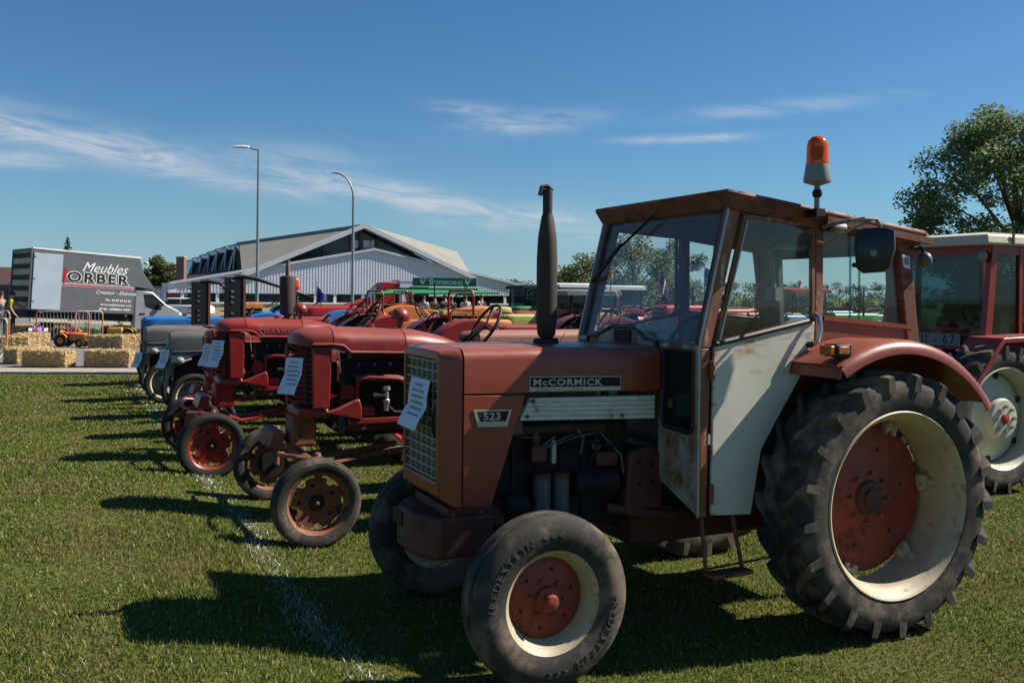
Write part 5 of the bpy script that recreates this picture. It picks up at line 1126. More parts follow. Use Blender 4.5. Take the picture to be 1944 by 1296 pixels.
notice('paper notice on the louvred nose of the bright red tractor', row(-.62, 5.42, 1.30), YAW+R(38), .165, .275, .45, .05)
notice('narrow paper notice on the orange-red nose', row(-.47, 7.40, 1.16), YAW+R(30), .17, .27, .5, .05)
notice('paper notice on the slate grey nose', row(-.80, 9.36, .98), YAW+R(30), .2, .26, .5, .05)
notice('paper notice low on the faded grey nose', row(-1.0, 11.72, .80), YAW+R(30), .2, .24, .5, .05)
# ------------------------------------------------------------------ tractors of the rows behind
def beacon_on(t, wpos, base_z):
    bpy.context.view_layer.update(); q = t.matrix_world.inverted() @ Vector(wpos); b = part('beacon', t, (q.x, q.y, 0)); z = q.z
    MB().cyl((0, 0, base_z), (0, 0, z-.12), .016, n=8).build('pole', MT['engine_black'], b); MB().lathe([(0, z-.15), (.062, z-.14), (.068, z-.09), (.0, z-.085)], 16, 'z').build('base', MT['bright_red'], b)
    MB().lathe([(.062, z-.088), (.06, z-.02), (.045, z+.03), (.02, z+.05), (0, z+.055)], 18, 'z').build('dome', MT['beacon_amber'], b)
beacon_on(R4, at(561, 532, 11.6), .9)
boxy('faded dusty red tractor with a long flat bonnet directly behind the bright red one', row(2.42, 5.2), YAW, 'faded_red', hz=1.385, hw=.30, hx=(-.35, 1.45), lamps=True, bz=1.08)
p = at(870, 600, 15.5); boxy('red tractor with a thin tube roll bar and bare pan seat', (p.x-1.85, p.y-.9, 0), YAW, 'farm_red', hz=1.22, hw=.24, rollbar=True, seatc='farm_red')
BK = YAW+PI
boxy('orange tractor with a long bonnet and big black steering wheel, turned away', (-.79, 20.67, 0), BK, 'orange', hz=1.55, hw=.22, Rr=.74, hx=(-.3, .85), lamps=False, taper=1)
boxy('low orange tractor with round fenders beside the roll bar', (-.35, 18.6, 0), BK, 'orange', hz=1.31, hw=.25, Rr=.62, lamps=False)
boxy('yellow and green tractor with a rounded bonnet behind the orange ones', (-.35, 26, 0), BK, 'yellow_green', hz=1.47, hw=.22, hx=(-.3, .7), seatc='green', lamps=False)
def far(label, px, Y, c, yaw=YAW, dx=1.0, **kw):
    p = at(px, 560, Y); d = Vector((math.cos(yaw), math.sin(yaw), 0))*dx
    return boxy(label, (p.x-d.x, p.y-d.y, 0), yaw, c, **kw)
far('bright red tractor with a plain bonnet below the blue pennant', 640, 22, 'bright_red', dx=.5, hz=1.5, hw=.26, seatc='bright_red', rollbar=True)
far('red tractor with an upright silencer next to the first lamp post', 585, 17, 'farm_red', dx=.6, hz=1.36, rollbar=False, stack=(.4, 1.75))
far('orange tractor seen between the mower bars and the lamp post', 490, 33, 'orange', dx=.8, hz=1.45, seatc='green')
far('red tractor with a low bonnet just left of the orange fenders', 700, 24, 'farm_red', dx=.6, hz=1.30, seatc='orange')
far('tractor with a white cab roof and dark glazing beside the black exhaust pipe', 1078, 30, 'green', dx=1.7, cab=('white', 2.18), hz=1.45, lamps=False)
far('green tractor under a flat grey canopy near the person in blue', 1098, 22, 'yellow_green', dx=1.7, cab=('grey_paint', 1.93), hz=1.36, lamps=False)
far('dark tractor with an open cab frame beyond the seated people', 1012, 31, 'grey_paint', dx=1.75, cab=('engine_black', 2.12), hz=1.4, lamps=False)
far('red tractor with a white framed cab seen through the windscreen', 1168, 30, 'farm_red', dx=1.75, cab=('white', 2.12), hz=1.38, lamps=False)
far('red tractor carrying an amber beacon on a tall thin pole behind the windscreen', 1160, 21, 'farm_red', dx=1.0, hz=1.30, beacon=(1.0, 0, 2.36), seatc='farm_red')
far('faded red tractor with a long bonnet behind the windscreen', 1215, 25, 'faded_red', dx=.8, hz=1.28, seatc='faded_red')
far('dusty red tractor with a beacon pole beside the drooping flag', 1222, 32, 'farm_red', dx=1.2, hz=1.5, beacon=(1.2, 0, 2.22), seatc='bright_red')
far('red tractor with a thick grey silencer seen past the cab pillar', 1312, 20, 'bright_red', dx=.55, hz=1.62, stack=(.6, 2.02), hw=.28)
far('grey blue tractor low behind the door window', 1410, 18, 'grey_paint', dx=1.0, hz=1.45, seatc='grey_paint')
far('red tractor with cream fenders and a beacon seen through the door window', 1430, 24, 'bright_red', dx=1.2, hz=1.5, beacon=(1.1, -.2, 2.16), seatc='roof_cream')
far('large red cabbed tractor with spot lamps seen through the rear window', 1505, 26, 'farm_red', dx=1.7, cab=('farm_red', 2.05), hz=1.5, beacon=(1.6, -.4, 2.28), seatc='white')
far('blue tractor with white fenders behind the rear window', 1535, 21, 'blue_tractor', dx=1.0, hz=1.42, seatc='white')
far('dark green tractor with a pale plate on its tail behind the side window', 1575, 19, 'green', yaw=BK, dx=.9, hz=1.5, seatc='engine_black')
far('blue tractor standing furthest along behind the sliding window', 1612, 30, 'blue_tractor', dx=1.0, hz=1.4, beacon=(.9, 0, 2.1))
far('grey tractor with a slim stack behind the sliding window', 1650, 26, 'ferg_grey', dx=.8, hz=1.4, stack=(.5, 1.98))
far('red tractor with a beacon pole beyond the green one', 1595, 36, 'farm_red', dx=.8, hz=1.45, beacon=(.8, 0, 2.16))
far('orange tractor behind the cream roofed one', 1835, 34, 'orange', dx=.8, hz=1.45)

far('red tractor with a tubular frame and round fenders under the lamp post', 668, 19, 'farm_red', dx=1.6, hz=1.3, rollbar=True, seatc='bright_red')
far('dark red tractor with a bare frame left of the orange fenders', 720, 28, 'farm_red_old', dx=1.2, hz=1.36, rollbar=True)
far('bright red tractor with a short stack between the orange ones', 812, 27, 'bright_red', dx=.9, hz=1.4, stack=(.4, 1.85))
far('dusty red tractor with a low seat behind the roll bar', 905, 23, 'farm_red_old', dx=1.6, hz=1.3)
far('small red tractor with cream wheels beyond the seated people', 1035, 27, 'bright_red', dx=.8, hz=1.34)
far('red tractor with a roll frame behind the windscreen, tall seat showing', 1120, 18, 'farm_red', dx=1.8, hz=1.25, rollbar=True)
far('red tractor with cream wheels low behind the windscreen', 1265, 19, 'bright_red', dx=1.2, hz=1.3)
far('dark red tractor behind the door window with a tall stack', 1462, 22, 'farm_red', dx=.9, hz=1.45, stack=(.5, 2.0))
far('green tractor low behind the side window with a beacon', 1680, 24, 'green', dx=.9, hz=1.4, beacon=(1.2, 0, 2.1))

# flags
def flag(label, px, py, Y, w, h, kind, lean=0):
    base = at(px, 560, Y); top = at(px, py, Y).z; t = thing('flag', label, 'flag', (base.x, Y, 0), rnd.uniform(-.3, .3))
    MB().cyl((0, 0, 1.2), (lean, 0, top+.06), .012, n=6).build('pole', MT['galv'], t); MB().ball((lean, 0, top+.07), .02, 8).build('finial', MT['galv'], t)
    def cloth(u0, u1, v0, v1, mat, nm, off=0):
        n = 8; vs = []
        for i in range(n+1):
            u = u0+(u1-u0)*i/n
            for v in (v0, v1):
                x = lean+u*w*.55; z = top-v*h-u*u*h*.55; y = .06*math.sin(u*9+v*2)*(.3+u)-off; vs.append((x, y, z))
        MB().add(vs, [(2*i, 2*i+1, 2*i+3, 2*i+2) for i in range(n)]).build(nm, mat, t)
    if kind == 'us':
        for k in range(13): cloth(0 if k > 6 else .42, 1, k/13, (k+1)/13, MT['flag_red' if k % 2 == 0 else 'cloth_white'], 'stripe')
        cloth(0, .42, 0, 7/13, MT['flag_blue'], 'canton')
        st = MB()
        for a in range(5):
            for b in range(5):
                u = .05+.08*a; v = (.07+.1*b)*7/13*1.0+.02; x = lean+u*w*.55; z = top-v*h-u*u*h*.55; y = .06*math.sin(u*9+v*2)*(.3+u)-.006; st.box((x, y, z), (.014*w, .002, .022*h))
        s_ = st.build('stars', MT['white'], t); s_['kind'] = 'stuff'
    else:
        n = 10; vs = []
        for i in range(n+1):
            u = i/n
            for v in (0, 1): vs.append((lean+u*w*.5, .05*math.sin(u*7)*(.3+u), top-h*.08-v*h*(1-u*.15)-u*h*.55*(1-v)))
        MB().add(vs, [(2*i, 2*i+1, 2*i+3, 2*i+2) for i in range(n)]).build('cloth', MT['flag_blue'], t)
    return t
flag('plain blue pennant on a pale stick in front of the hall', 602, 540, 22, .48, .42, 'blue')
flag('striped flag with a starry blue corner hanging beside the thick silencer', 1338, 508, 20, .42, .42, 'us')
flag('drooping striped flag half hidden by the windscreen reflections', 1252, 522, 26, .5, .5, 'us')
flag('small striped flag peeping out beside the front cab pillar', 1376, 536, 30, .4, .3, 'us')

# ------------------------------------------------------------------ furniture lorry
LT = thing('lorry', 'dark grey furniture lorry with white script and a red underline', 'lorry', at(57, 588, 33), R(45))
LT.rotation_euler = Euler((0, R(3.0), R(45)))
z0 = -LT.location.z
BL_, BH = 4.0, 2.20
MB().prism([(0, 0), (BL_-.25, 0), (BL_-.25, 1.06), (BL_+.55, 1.0), (BL_+.05, 1.62), (BL_-.12, BH-.03), (0, BH)], 0, 2.1).build('cargo_box', MT['truck_grey'], LT, bevel=.02)
MB().prism([(-.02, BH-.0), (BL_-.1, BH-.03), (BL_-.1, BH+.04), (-.02, BH+.05)], -.015, .06).build('roof_edge', MT['white'], LT)
MB().bx(.03, 1.02, -.03, -.002, .03, BH-.14).build('side_door', MT['truck_door'], LT, bevel=.01)
for z in (.3, 1.1, 1.9): MB().bx(.05, .12, -.045, -.031, z, z+.06).build('door_hinge', MT['silver'], LT)
rear = MB().bx(-.03, -.005, .08, 2.02, .05, BH-.1).build('load_bay', MT['cream'], LT)
for k in range(5): MB().bx(-.06, -.031, .08, 2.02, .28+k*.4, .46+k*.4).build('load_slat', MT['engine_black'], LT)
MB().tube([(-.04, .02, 0), (-.04, .02, BH), (-.04, 2.08, BH), (-.04, 2.08, 0)], .035, 6).build('door_frame', MT['truck_grey'], LT)
def lt(txt, size, x, z, mat, dy, sx=1, **kw):
    o = obj('lettering', text_mesh(txt, size, MT[mat], extrude=.002, **kw), LT, loc=(x, -.004-dy, z), rot=SIDE); o.scale.x = sx; return o
lt('Meubles', .50, 1.70, 1.52, 'text_white', .002, shear=.45)
lt('ORBER', .50, 1.20, 1.12, 'text_white', .002, sx=1.27, offset=.036, space=1.22); lt('ORBER', .50, 1.20, 1.12, 'black', .008, sx=1.27, offset=.014, space=1.22)
MB().prism([(1.06, .98), (1.12, .98), (1.22, 1.62), (1.12, 1.62)], -.012, -.006).build('letter_stroke', MT['bright_red'], LT); MB().bx(1.04, 3.66, -.006, -.002, .945, 1.04).build('underline_border', MT['text_white'], LT); MB().bx(1.07, 3.64, -.012, -.0065, .965, 1.02).build('underline', MT['bright_red'], LT)
lt('Créateur - Ebéniste', .19, 2.25, .72, 'text_white', .002, shear=.45)
lt('Tél : 03 87 23 62 25', .12, 2.62, .46, 'text_white', .002, offset=.003); lt('www.meubleslorber.com', .115, 2.45, .29, 'text_white', .002, offset=.002); lt('67160 - LEMBERG-WEST', .115, 2.42, .12, 'text_white', .002, offset=.003)
# cab of the lorry
cabp = [(BL_-.23, -.62), (BL_-.23, .98), (BL_+.45, .96), (BL_+1.05, .48), (BL_+1.55, .26), (BL_+1.78, .05), (BL_+1.82, -.45), (BL_+1.7, -.62)]
MB().prism(cabp, .06, 2.02).build('cab', MT['van_silver'], LT, bevel=.07)
for y0, y1 in ((.045, .056), (2.024, 2.035)):
    MB().prism([(BL_+.12, .80), (BL_+.50, .82), (BL_+.98, .44), (BL_+.62, .22), (BL_+.22, .34)], y0, y1).build('side_window', MT['dark_glass'], LT)
MB().add([(BL_+.48, .2, .965), (BL_+.48, 1.88, .965), (BL_+1.04, 1.88, .52), (BL_+1.04, .2, .52)], [(0, 1, 2, 3)]).build('windscreen', MT['dark_glass'], LT, smooth=False)
MB().bx(BL_+.66, BL_+.78, -.14, .04, .22, .44).build('mirror', MT['black'], LT, bevel=.03); MB().bx(BL_+.0, BL_+.2, .03, .056, .02, .07).build('door_handle', MT['black'], LT)
MB().ball((BL_+1.62, .16, .08), .14, 12, (1, .8, .7)).build('headlight', MT['light_lens'], LT)
MB().bx(.1, BL_-.3, .12, .3, -.42, -.30).build('side_guard', MT['roof_cream'], LT); MB().bx(.0, BL_-.25, .2, 1.9, -.28, -.01).build('chassis', MT['engine_black'], LT)
tw = [('tyre', ribbed_tyre(.34, .2, .2, MT['rubber'], 40)), ('rim', MB().lathe([(.2, -.07), (.18, -.04), (.07, -.02), (0, -.03)], 32).mesh('rim', MT['silver']))]
for x in (1.25, BL_+.95):
    zz = z0+x*math.tan(R(3.0))*1.0+.34
    wheel(LT, (x, .22, zz), tw); wheel(LT, (x, 1.86, zz), tw, True)
for x in (.35, 1.6, 3.4): MB().bx(x, x+.07, -.02, .01, -.10, -.04).build('marker_lamp', MT['amber'], LT)

# ------------------------------------------------------------------ straw bales
def bale_mesh(seed, L=1.04, D=.46, Hh=.385):
    r_ = random.Random(seed); bm = bmesh.new(); bmesh.ops.create_cube(bm, size=1); bmesh.ops.subdivide_edges(bm, edges=bm.edges, cuts=9, use_grid_fill=True)
    for v in bm.verts:
        x, y, z = v.co; k = 1-.10*(max(0, abs(x)-.4)/.1)*(max(0, abs(z)-.38)/.12)
        bul = .012*math.sin((x+.5)*PI*9)
        v.co = Vector((x*L*(1-.06*max(0, abs(z)*2-.7)), y*D*(1-.10*max(0, abs(z)*2-.75))+(bul if y < 0 else -bul), (z+.5)*Hh-(.02 if abs(x) > .42 and z > .3 else 0)))+Vector((r_.uniform(-.014, .014), r_.uniform(-.014, .014), r_.uniform(-.01, .012) if z > -.45 else 0))
    me = bpy.data.meshes.new('straw_body'); bm.to_mesh(me); bm.free(); me.materials.append(MT['straw'])
    sm = MB()
    for i in range(1500):
        f = r_.choice('ffftttelr'); u, v = r_.uniform(-.5, .5), r_.uniform(0, 1)
        if f == 'f': c = Vector((u*L, -D/2, v*Hh)); n = Vector((0, -1, 0))
        elif f == 't': c = Vector((u*L, (v-.5)*D, Hh)); n = Vector((0, 0, 1))
        elif f == 'e': c = Vector((u*L, D/2, v*Hh)); n = Vector((0, 1, 0))
        else: c = Vector(((-.5 if f == 'l' else .5)*L, u*D, v*Hh)); n = Vector((-1 if f == 'l' else 1, 0, 0))
        d = (Vector((r_.gauss(0, 1), r_.gauss(0, 1), r_.gauss(0, 1)))+n*.8).normalized(); ln = r_.uniform(.03, .10); w = d.cross(Vector((r_.gauss(0, 1), r_.gauss(0, 1), r_.gauss(0, 1)))).normalized()*.0042
        a = c-d*.02; sm.add([a-w, a+w, a+w+d*ln, a-w+d*ln], [(0, 1, 2, 3)])
    return me, sm.mesh('loose_straw', MT['straw_light'], smooth=False)
bm_, tws = [], []
for k in range(3):
    bm_.append(bale_mesh(40+k))
twine = MB().tube([(0, -.24, .0), (0, -.24, .385), (0, .24, .39), (0, .24, 0)], .006, 5, True).mesh('twine', MT['twine'])
def bale(label, pos, rz, k, group=None, scl=1):
    t = thing('straw_bale', label, 'straw bale', (pos[0], pos[1], .016), rz, group); t.scale = (scl,)*3
    obj('straw_body', bm_[k % 3][0], t); ls = obj('loose_straw', bm_[k % 3][1], t); ls['kind'] = 'stuff'
    for x in (-.26, .26): obj('twine', twine, t, loc=(x, 0, 0))
def gp(px, py): v = gnd(px, py); return (v.x, v.y)
bale('straw bale lying broadside by the grey tractor, nearest the path', gp(210, 697), R(3), 0)
bale('straw bale lying broadside on the yard, touching a bale set end-on', gp(94, 697), R(-4), 1)
q = gp(52, 694); bale('straw bale set end-on behind the left broadside one', (q[0]-.35, q[1]+.75), R(68), 2)
bale('straw bale behind the orange pedal tractor', gp(206, 661), R(4), 0)
bale('straw bale at the end beside the faded grey tractor', gp(255, 660), R(50), 1)
q = gp(18, 664); bale('straw bale at the yard edge near the metal barrier foot', q, R(24), 2)
q = gp(42, 657); bale('straw bale beyond the barrier foot, beside the purple toy', (q[0]+.1, q[1]+.4), R(64), 0)
bale('straw bale in the back row right of the purple toy', gp(113, 642), R(2), 1)
bale('straw bale in the back row behind the purple toy', gp(52, 636), R(-12), 2)
bale('straw bale in the back row below the lorry cab', gp(250, 640), R(5), 0)
bale('straw bale in the back row below the lorry sill', gp(222, 640), R(-6), 1)

# ------------------------------------------------------------------ pedal tractors
def pedal(label, px, py, rz, c, c2, wc='engine_black', trailer=None):
    x, y = gp(px, py); t = thing('pedal_tractor', label, 'toy tractor', (x, y, .014), rz)
    for xx, yy, r_ in ((.0, .2, .13), (.0, -.2, .13), (.58, .24, .2), (.58, -.24, .2)):
        w = part('wheel', t, (xx, yy, r_)); MB().lathe([(r_*.5, -.04), (r_*.9, -.05), (r_, -.035), (r_, .035), (r_*.9, .05), (r_*.5, .04)], 24, closed=True).build('tyre', MT['black'], w); MB().lathe([(0, -.035), (r_*.45, -.04), (r_*.55, -.03), (r_*.55, .03), (0, .035)], 18).build('rim', MT[c2], w)
    MB().loft([sect(-.16, .10, .20, .40, .04), sect(-.1, .125, .18, .44, .05), sect(.34, .13, .2, .46, .05)]).build('bonnet', MT[c], t); MB().bx(-.172, -.158, -.08, .08, .22, .38).build('grille', MT['black'], t)
    MB().bx(-.08, .66, -.06, .06, .12, .22).build('chassis', MT['engine_black'], t)
    MB().loft([[(.46+u*.26, v*.15, .40+(.2*(u-.6) if u > .6 else 0)+.06*v*v) for v in (-1, -.5, 0, .5, 1)] for u in (0, .3, .6, 1.0)], closed=False).build('seat', MT[c], t); MB().bx(.50, .60, -.05, .05, .2, .41).build('seat_post', MT['engine_black'], t)
    for s in (-1, 1): MB().loft([[(.58+.24*math.cos(R(a)), s*yy, .2+.24*math.sin(R(a))) for yy in (.19, .31)] for a in range(30, 151, 20)], closed=False).build('fender', MT[c2 if c2 != 'engine_black' else c], t)
    MB().tube([(.3+.05*math.sin(a), .09*math.cos(a), .56+.07*math.sin(a)) for a in [2*PI*i/14 for i in range(14)]], .012, 6, True).build('steering_wheel', MT['black'], t); MB().tube([(.2, 0, .4), (.3, 0, .56)], .012, 6).build('steering_column', MT['black'], t)
    if trailer:
        MB().prism([(.95, .2), (1.55, .2), (1.62, .42), (.9, .42)], -.24, .24).build('trailer_tub', MT[trailer], t); MB().tube([(.66, 0, .2), (.95, 0, .22)], .02, 6).build('drawbar', MT['black'], t)
        for s in (-1, 1): MB().cyl((1.25, s*.26, .12), (1.25, s*.32, .12), .12, n=18).build('trailer_wheel', MT['black'], t)
    return t
pedal('orange pedal tractor with black wheels on the open yard', 157, 659, R(180), 'toy_orange', 'toy_orange')
pedal('purple toy quad with a white nose parked on the yard', 70, 648, R(110), 'purple', 'white')
pedal('red pedal tractor with a green frame behind the orange one', 145, 646, R(195), 'bright_red', 'green')
pedal('green and yellow pedal tractor pulling a yellow tub', 180, 646, R(170), 'green', 'yellow', trailer='yellow')
pedal('small red pedal tractor by the far right bale', 243, 645, R(180), 'bright_red', 'bright_red')
pedal('yellow pedal loader between the far bales', 214, 646, R(10), 'yellow', 'yellow')
# ------------------------------------------------------------------ crowd barriers
def barrier(label, pos, rz, L=2.1, group=None):
    t = thing('crowd_barrier', label, 'barrier', (pos[0], pos[1], .014), rz, group)
    MB().tube([(0, 0, .08), (0, 0, 1.0), (.06, 0, 1.08), (L-.06, 0, 1.08), (L, 0, 1.0), (L, 0, .08)], .021, 8).build('frame', MT['galv'], t); MB().tube([(0, 0, .2), (L, 0, .2)], .018, 7).build('bottom_rail', MT['galv'], t)
    b = MB().cyl((0, 0, .2), (0, 0, 1.07), .009, n=6, cap=False).mesh('upright', MT['galv']); n = int(L/.115)
    for k in range(1, n): obj('upright', b, t, loc=(L*k/n, 0, 0))
    for x in (.03, L-.03):
        MB().tube([(x, -.38, .02), (x, -.12, .2), (x, .12, .2), (x, .38, .02)], .02, 6).build('foot', MT['galv'], t)
    for x in (0, L): MB().cyl((x, 0, .3), (x, 0, .95), .024, n=8).build('reflector_sleeve', MT['orange'], t)
    return t
p = at(70, 600, 31); barrier('galvanised crowd barrier standing square in front of the lorry', (p.x, 31), R(2), 1.75)
p = at(150, 600, 32); barrier('galvanised crowd barrier turned at an angle behind the square one', (p.x, 31.8), R(30), .85)
p = at(21, 600, 31.3); barrier('galvanised crowd barrier in front of the two people', (p.x-2.0, 31.3), R(-2), 2.0)
p = gnd(12, 690); barrier('galvanised crowd barrier end with splayed feet beside the path', (p.x-2.3, p.y+.55), R(-4), 2.1)

# ------------------------------------------------------------------ people
def person(label, pos, rz, pose, top, bottom, hair='hair', bare=False, sc=1.0, lean=0.0):
    t = thing('person', label, 'person', (pos[0], pos[1], pos[2] if len(pos) > 2 else .014), rz); t.scale = (sc,)*3
    J = dict(pel=(0, 0, .95), wai=(0, 0, 1.10), che=(0, .01, 1.32), nec=(0, .01, 1.50), hea=(0, -.02, 1.60), htop=(0, -.02, 1.70))
    arms = {}; legs = {}
    for s, n in ((-1, 'l'), (1, 'r')):
        arms[n] = [(s*.17, .01, 1.42), (s*.23, .02, 1.15), (s*.21, -.12, .92), (s*.20, -.18, .86)]
        legs[n] = [(s*.09, 0, .90), (s*.10, -.02, .50), (s*.10, .02, .09), (s*.10, -.14, .04)]
    if pose == 'sit':
        for n, s in (('l', -1), ('r', 1)):
            legs[n] = [(s*.09, 0, .88), (s*.11, -.42, .92), (s*.11, -.40, .48), (s*.11, -.54, .44)]
            arms[n] = [(s*.17, .01, 1.42), (s*.24, -.04, 1.16), (s*.14, -.26, 1.05), (s*.10, -.33, 1.03)]
    if pose == 'bend':
        J.update(wai=(0, -.08, 1.06), che=(0, -.30, 1.16), nec=(0, -.47, 1.20), hea=(0, -.57, 1.20), htop=(0, -.66, 1.17))
        for n, s in (('l', -1), ('r', 1)): arms[n] = [(s*.17, -.38, 1.15), (s*.20, -.44, .88), (s*.14, -.52, .66), (s*.12, -.55, .60)]
    if pose == 'reach':
        arms['r'] = [(.17, .01, 1.42), (.24, -.20, 1.22), (.18, -.46, 1.16), (.16, -.54, 1.16)]
    def skin_obj(name, chains, radii, mat, root=0, sub=1):
        vs, es, rr = [], [], []; idx = {}
        for c, rads in zip(chains, radii):
            pv = None
            for p_, r_ in zip(c, rads):
                k = tuple(round(x, 4) for x in p_)
                if k not in idx: idx[k] = len(vs); vs.append(p_); rr.append(r_)
                if pv is not None and pv != idx[k]: es.append((pv, idx[k]))
                pv = idx[k]
        me = bpy.data.meshes.new(name); me.from_pydata(vs, es, [])
        o = obj(name, me, t); md = o.modifiers.new('skin', 'SKIN'); md.use_smooth_shade = True
        for i, r_ in enumerate(rr): me.skin_vertices[0].data[i].radius = r_ if isinstance(r_, tuple) else (r_, r_)
        me.skin_vertices[0].data[root].use_root = True
        sb = o.modifiers.new('sub', 'SUBSURF'); sb.levels = sub; sb.render_levels = sub; me.materials.append(mat); return o
    spine = [J[k] for k in ('pel', 'wai', 'che', 'nec', 'hea', 'htop')]; sr = [(.14, .10), (.125, .095), (.15, .10), (.055, .055), (.078, .095), (.06, .075)]
    ch = [spine]; ra = [sr]
    for n in 'lr':
        ch.append([J['che']]+arms[n]); ra.append([(.15, .10), .055, .042, .032, .03])
        hx, hy, hz_ = arms[n][-1]; ex = Vector(arms[n][-1])-Vector(arms[n][-2]); ex.normalize()
        side = ex.cross(Vector((0, 0, 1)));  side = side.normalized() if side.length > .01 else Vector((1, 0, 0))
        for f, (o_, l_) in enumerate(((-.03, .075), (-.012, .088), (.008, .085), (.026, .07))):
            b0 = Vector(arms[n][-1])+side*o_+ex*.02; ch.append([arms[n][-1], tuple(b0+ex*.03), tuple(b0+ex*l_-Vector((0, 0, .015)))]); ra.append([.03, .011, .008])
        b0 = Vector(arms[n][-1])-side*.03; ch.append([arms[n][-1], tuple(b0+ex*.03-side*.02)]); ra.append([.03, .011])
        ch.append([J['pel']]+legs[n]); ra.append([(.14, .10), .085, .058, .042, .035])
    skin_obj('body', ch, ra, MT['skin'])
    sl = []; rl = []
    sl.append([J['pel'], J['wai'], J['che']]); rl.append([(.152, .112), (.142, .112), (.168, .118)])
    if not bare:
        for n in 'lr': sl.append([J['che'], arms[n][0], tuple((Vector(arms[n][0])+Vector(arms[n][1]))/2)]); rl.append([(.168, .118), .074, .062])
    skin_obj('shirt', sl, rl, MT[top])
    sl = []; rl = []
    for n in 'lr': sl.append([(J['pel'][0], J['pel'][1], J['pel'][2]-.01)]+legs[n][:3]); rl.append([(.146, .106), .10, .075, .058])
    skin_obj('trousers', sl, rl, MT[bottom])
    for n in 'lr': q_ = legs[n]; MB().box(((q_[2][0]+q_[3][0])/2, (q_[2][1]+q_[3][1])/2, q_[3][2]-.005), (.095, .27, .075)).build('shoe', MT['black'], t, bevel=.02)
    hx, hy, hz_ = J['htop']; d = Vector(J['htop'])-Vector(J['hea']); d.normalize()
    MB().ball((hx, hy+.015, hz_-.035), .1, 12, (.86, 1.02, .9) if pose != 'bend' else (.86, .8, 1.05), half=False).build('hair', MT[hair], t)
    if pose != 'bend':
        f = MB(); f.ball((0, hy-.098, 1.605), .016, 8, (.8, 1, 1.2)); f.build('nose', MT['skin'], t)
        for s in (-1, 1): MB().ball((s*.032, hy-.084, 1.632), .010, 8).build('eye', MT['black'], t); MB().ball((s*.085, hy+.005, 1.61), .02, 8, (.4, .8, 1.3)).build('ear', MT['skin'], t)
        MB().ball((0, hy-.088, 1.568), .02, 8, (1.1, .4, .3)).build('mouth', MT['rust_brown'], t)
    return t
p = at(3, 560, 32.7); person('person in a dark shirt at the open lorry tail', (p.x, 32.7), R(60), 'stand', 'cloth_navy', 'cloth_dark')
p = at(24, 560, 33.0); person('person in a hi-vis yellow top reaching into the lorry', (p.x, 33.0), R(110), 'reach', 'cloth_hivis', 'cloth_dark')
p = at(952, 560, 37); person('person with bare shoulders in a blue top, seated sideways', (p.x, 37, -.42), R(70), 'sit', 'cloth_blue', 'cloth_dark', bare=True)
p = at(970, 560, 38.5); person('dark haired person in a navy top seated facing the tractors', (p.x, 38.5, -.42), R(10), 'sit', 'cloth_navy', 'cloth_dark')
p = at(986, 560, 39.5); person('person with short reddish hair seated beside the dark haired one', (p.x, 39.5, -.42), R(-10), 'sit', 'cloth_dark', 'cloth_dark', hair='rust_brown')
p = at(1012, 560, 36); person('person in black with pale arms seated nearest the exhaust pipe', (p.x, 36, -.42), R(-30), 'sit', 'cloth_dark', 'cloth_dark', bare=True)
p = at(1082, 560, 25); person('person in a bright blue shirt bending over a tractor', (p.x, 25), R(140), 'bend', 'cloth_blue', 'cloth_navy')
p = at(984, 600, 38.2); be = thing('bench', 'long plain wooden bench under the seated group', 'bench', (p.x, 38.3, 0), R(18))
MB().bx(-1.6, 1.4, -.18, .18, .39, .43).build('seat', MT['bark'], be)
for x in (-1.3, 1.1): MB().bx(x-.03, x+.03, -.16, .16, 0, .39).build('leg', MT['bark'], be)

# ------------------------------------------------------------------ drinks stand and red lorry
SY = 42
def sp(px, py, Y=SY): return at(px, py, Y)
a, b = sp(784, 527), sp(905, 544)
st = thing('drinks_stand', 'drinks stand with a green lettered sign over green awnings', 'stand', (0, 0, 0))
sg = MB().bx(a.x, b.x, SY, SY+.12, b.z, a.z).build('sign', MT['sign_green'], st)
obj('lettering', text_mesh('B', .36, MT['text_white'], extrude=.01, offset=.008), sg, loc=(a.x+.76, SY-.012, b.z+.08), rot=SIDE)
obj('lettering', text_mesh('OFFERDING', .245, MT['text_white'], extrude=.01, offset=.006), sg, loc=(a.x+.98, SY-.012, b.z+.08), rot=SIDE)
for xx in (a.x+.46, b.x-.40):
    MB().prism([(xx-.11, b.z+.34), (xx+.11, b.z+.34), (xx+.11, b.z+.18), (xx, b.z+.06), (xx-.11, b.z+.18)], SY-.03, SY-.005).build('shield', MT['text_white'], sg)
    MB().prism([(xx-.08, b.z+.32), (xx+.08, b.z+.32), (xx+.03, b.z+.20)], SY-.04, SY-.031).build('shield_mark', MT['bright_red'], sg)
    for s in (-1, 1): MB().tube([(xx+s*.16, SY-.02, b.z+.34), (xx+s*.21, SY-.02, b.z+.22), (xx+s*.14, SY-.02, b.z+.09)], .022, 5).build('supporter', MT['green'], sg)
c, d = sp(757, 546), sp(908, 552)
MB().bx(c.x, d.x, SY-.3, SY+2.2, d.z, c.z).build('awning_band', MT['canopy_green'], st)
e0, e1 = sp(722, 558), sp(950, 557)
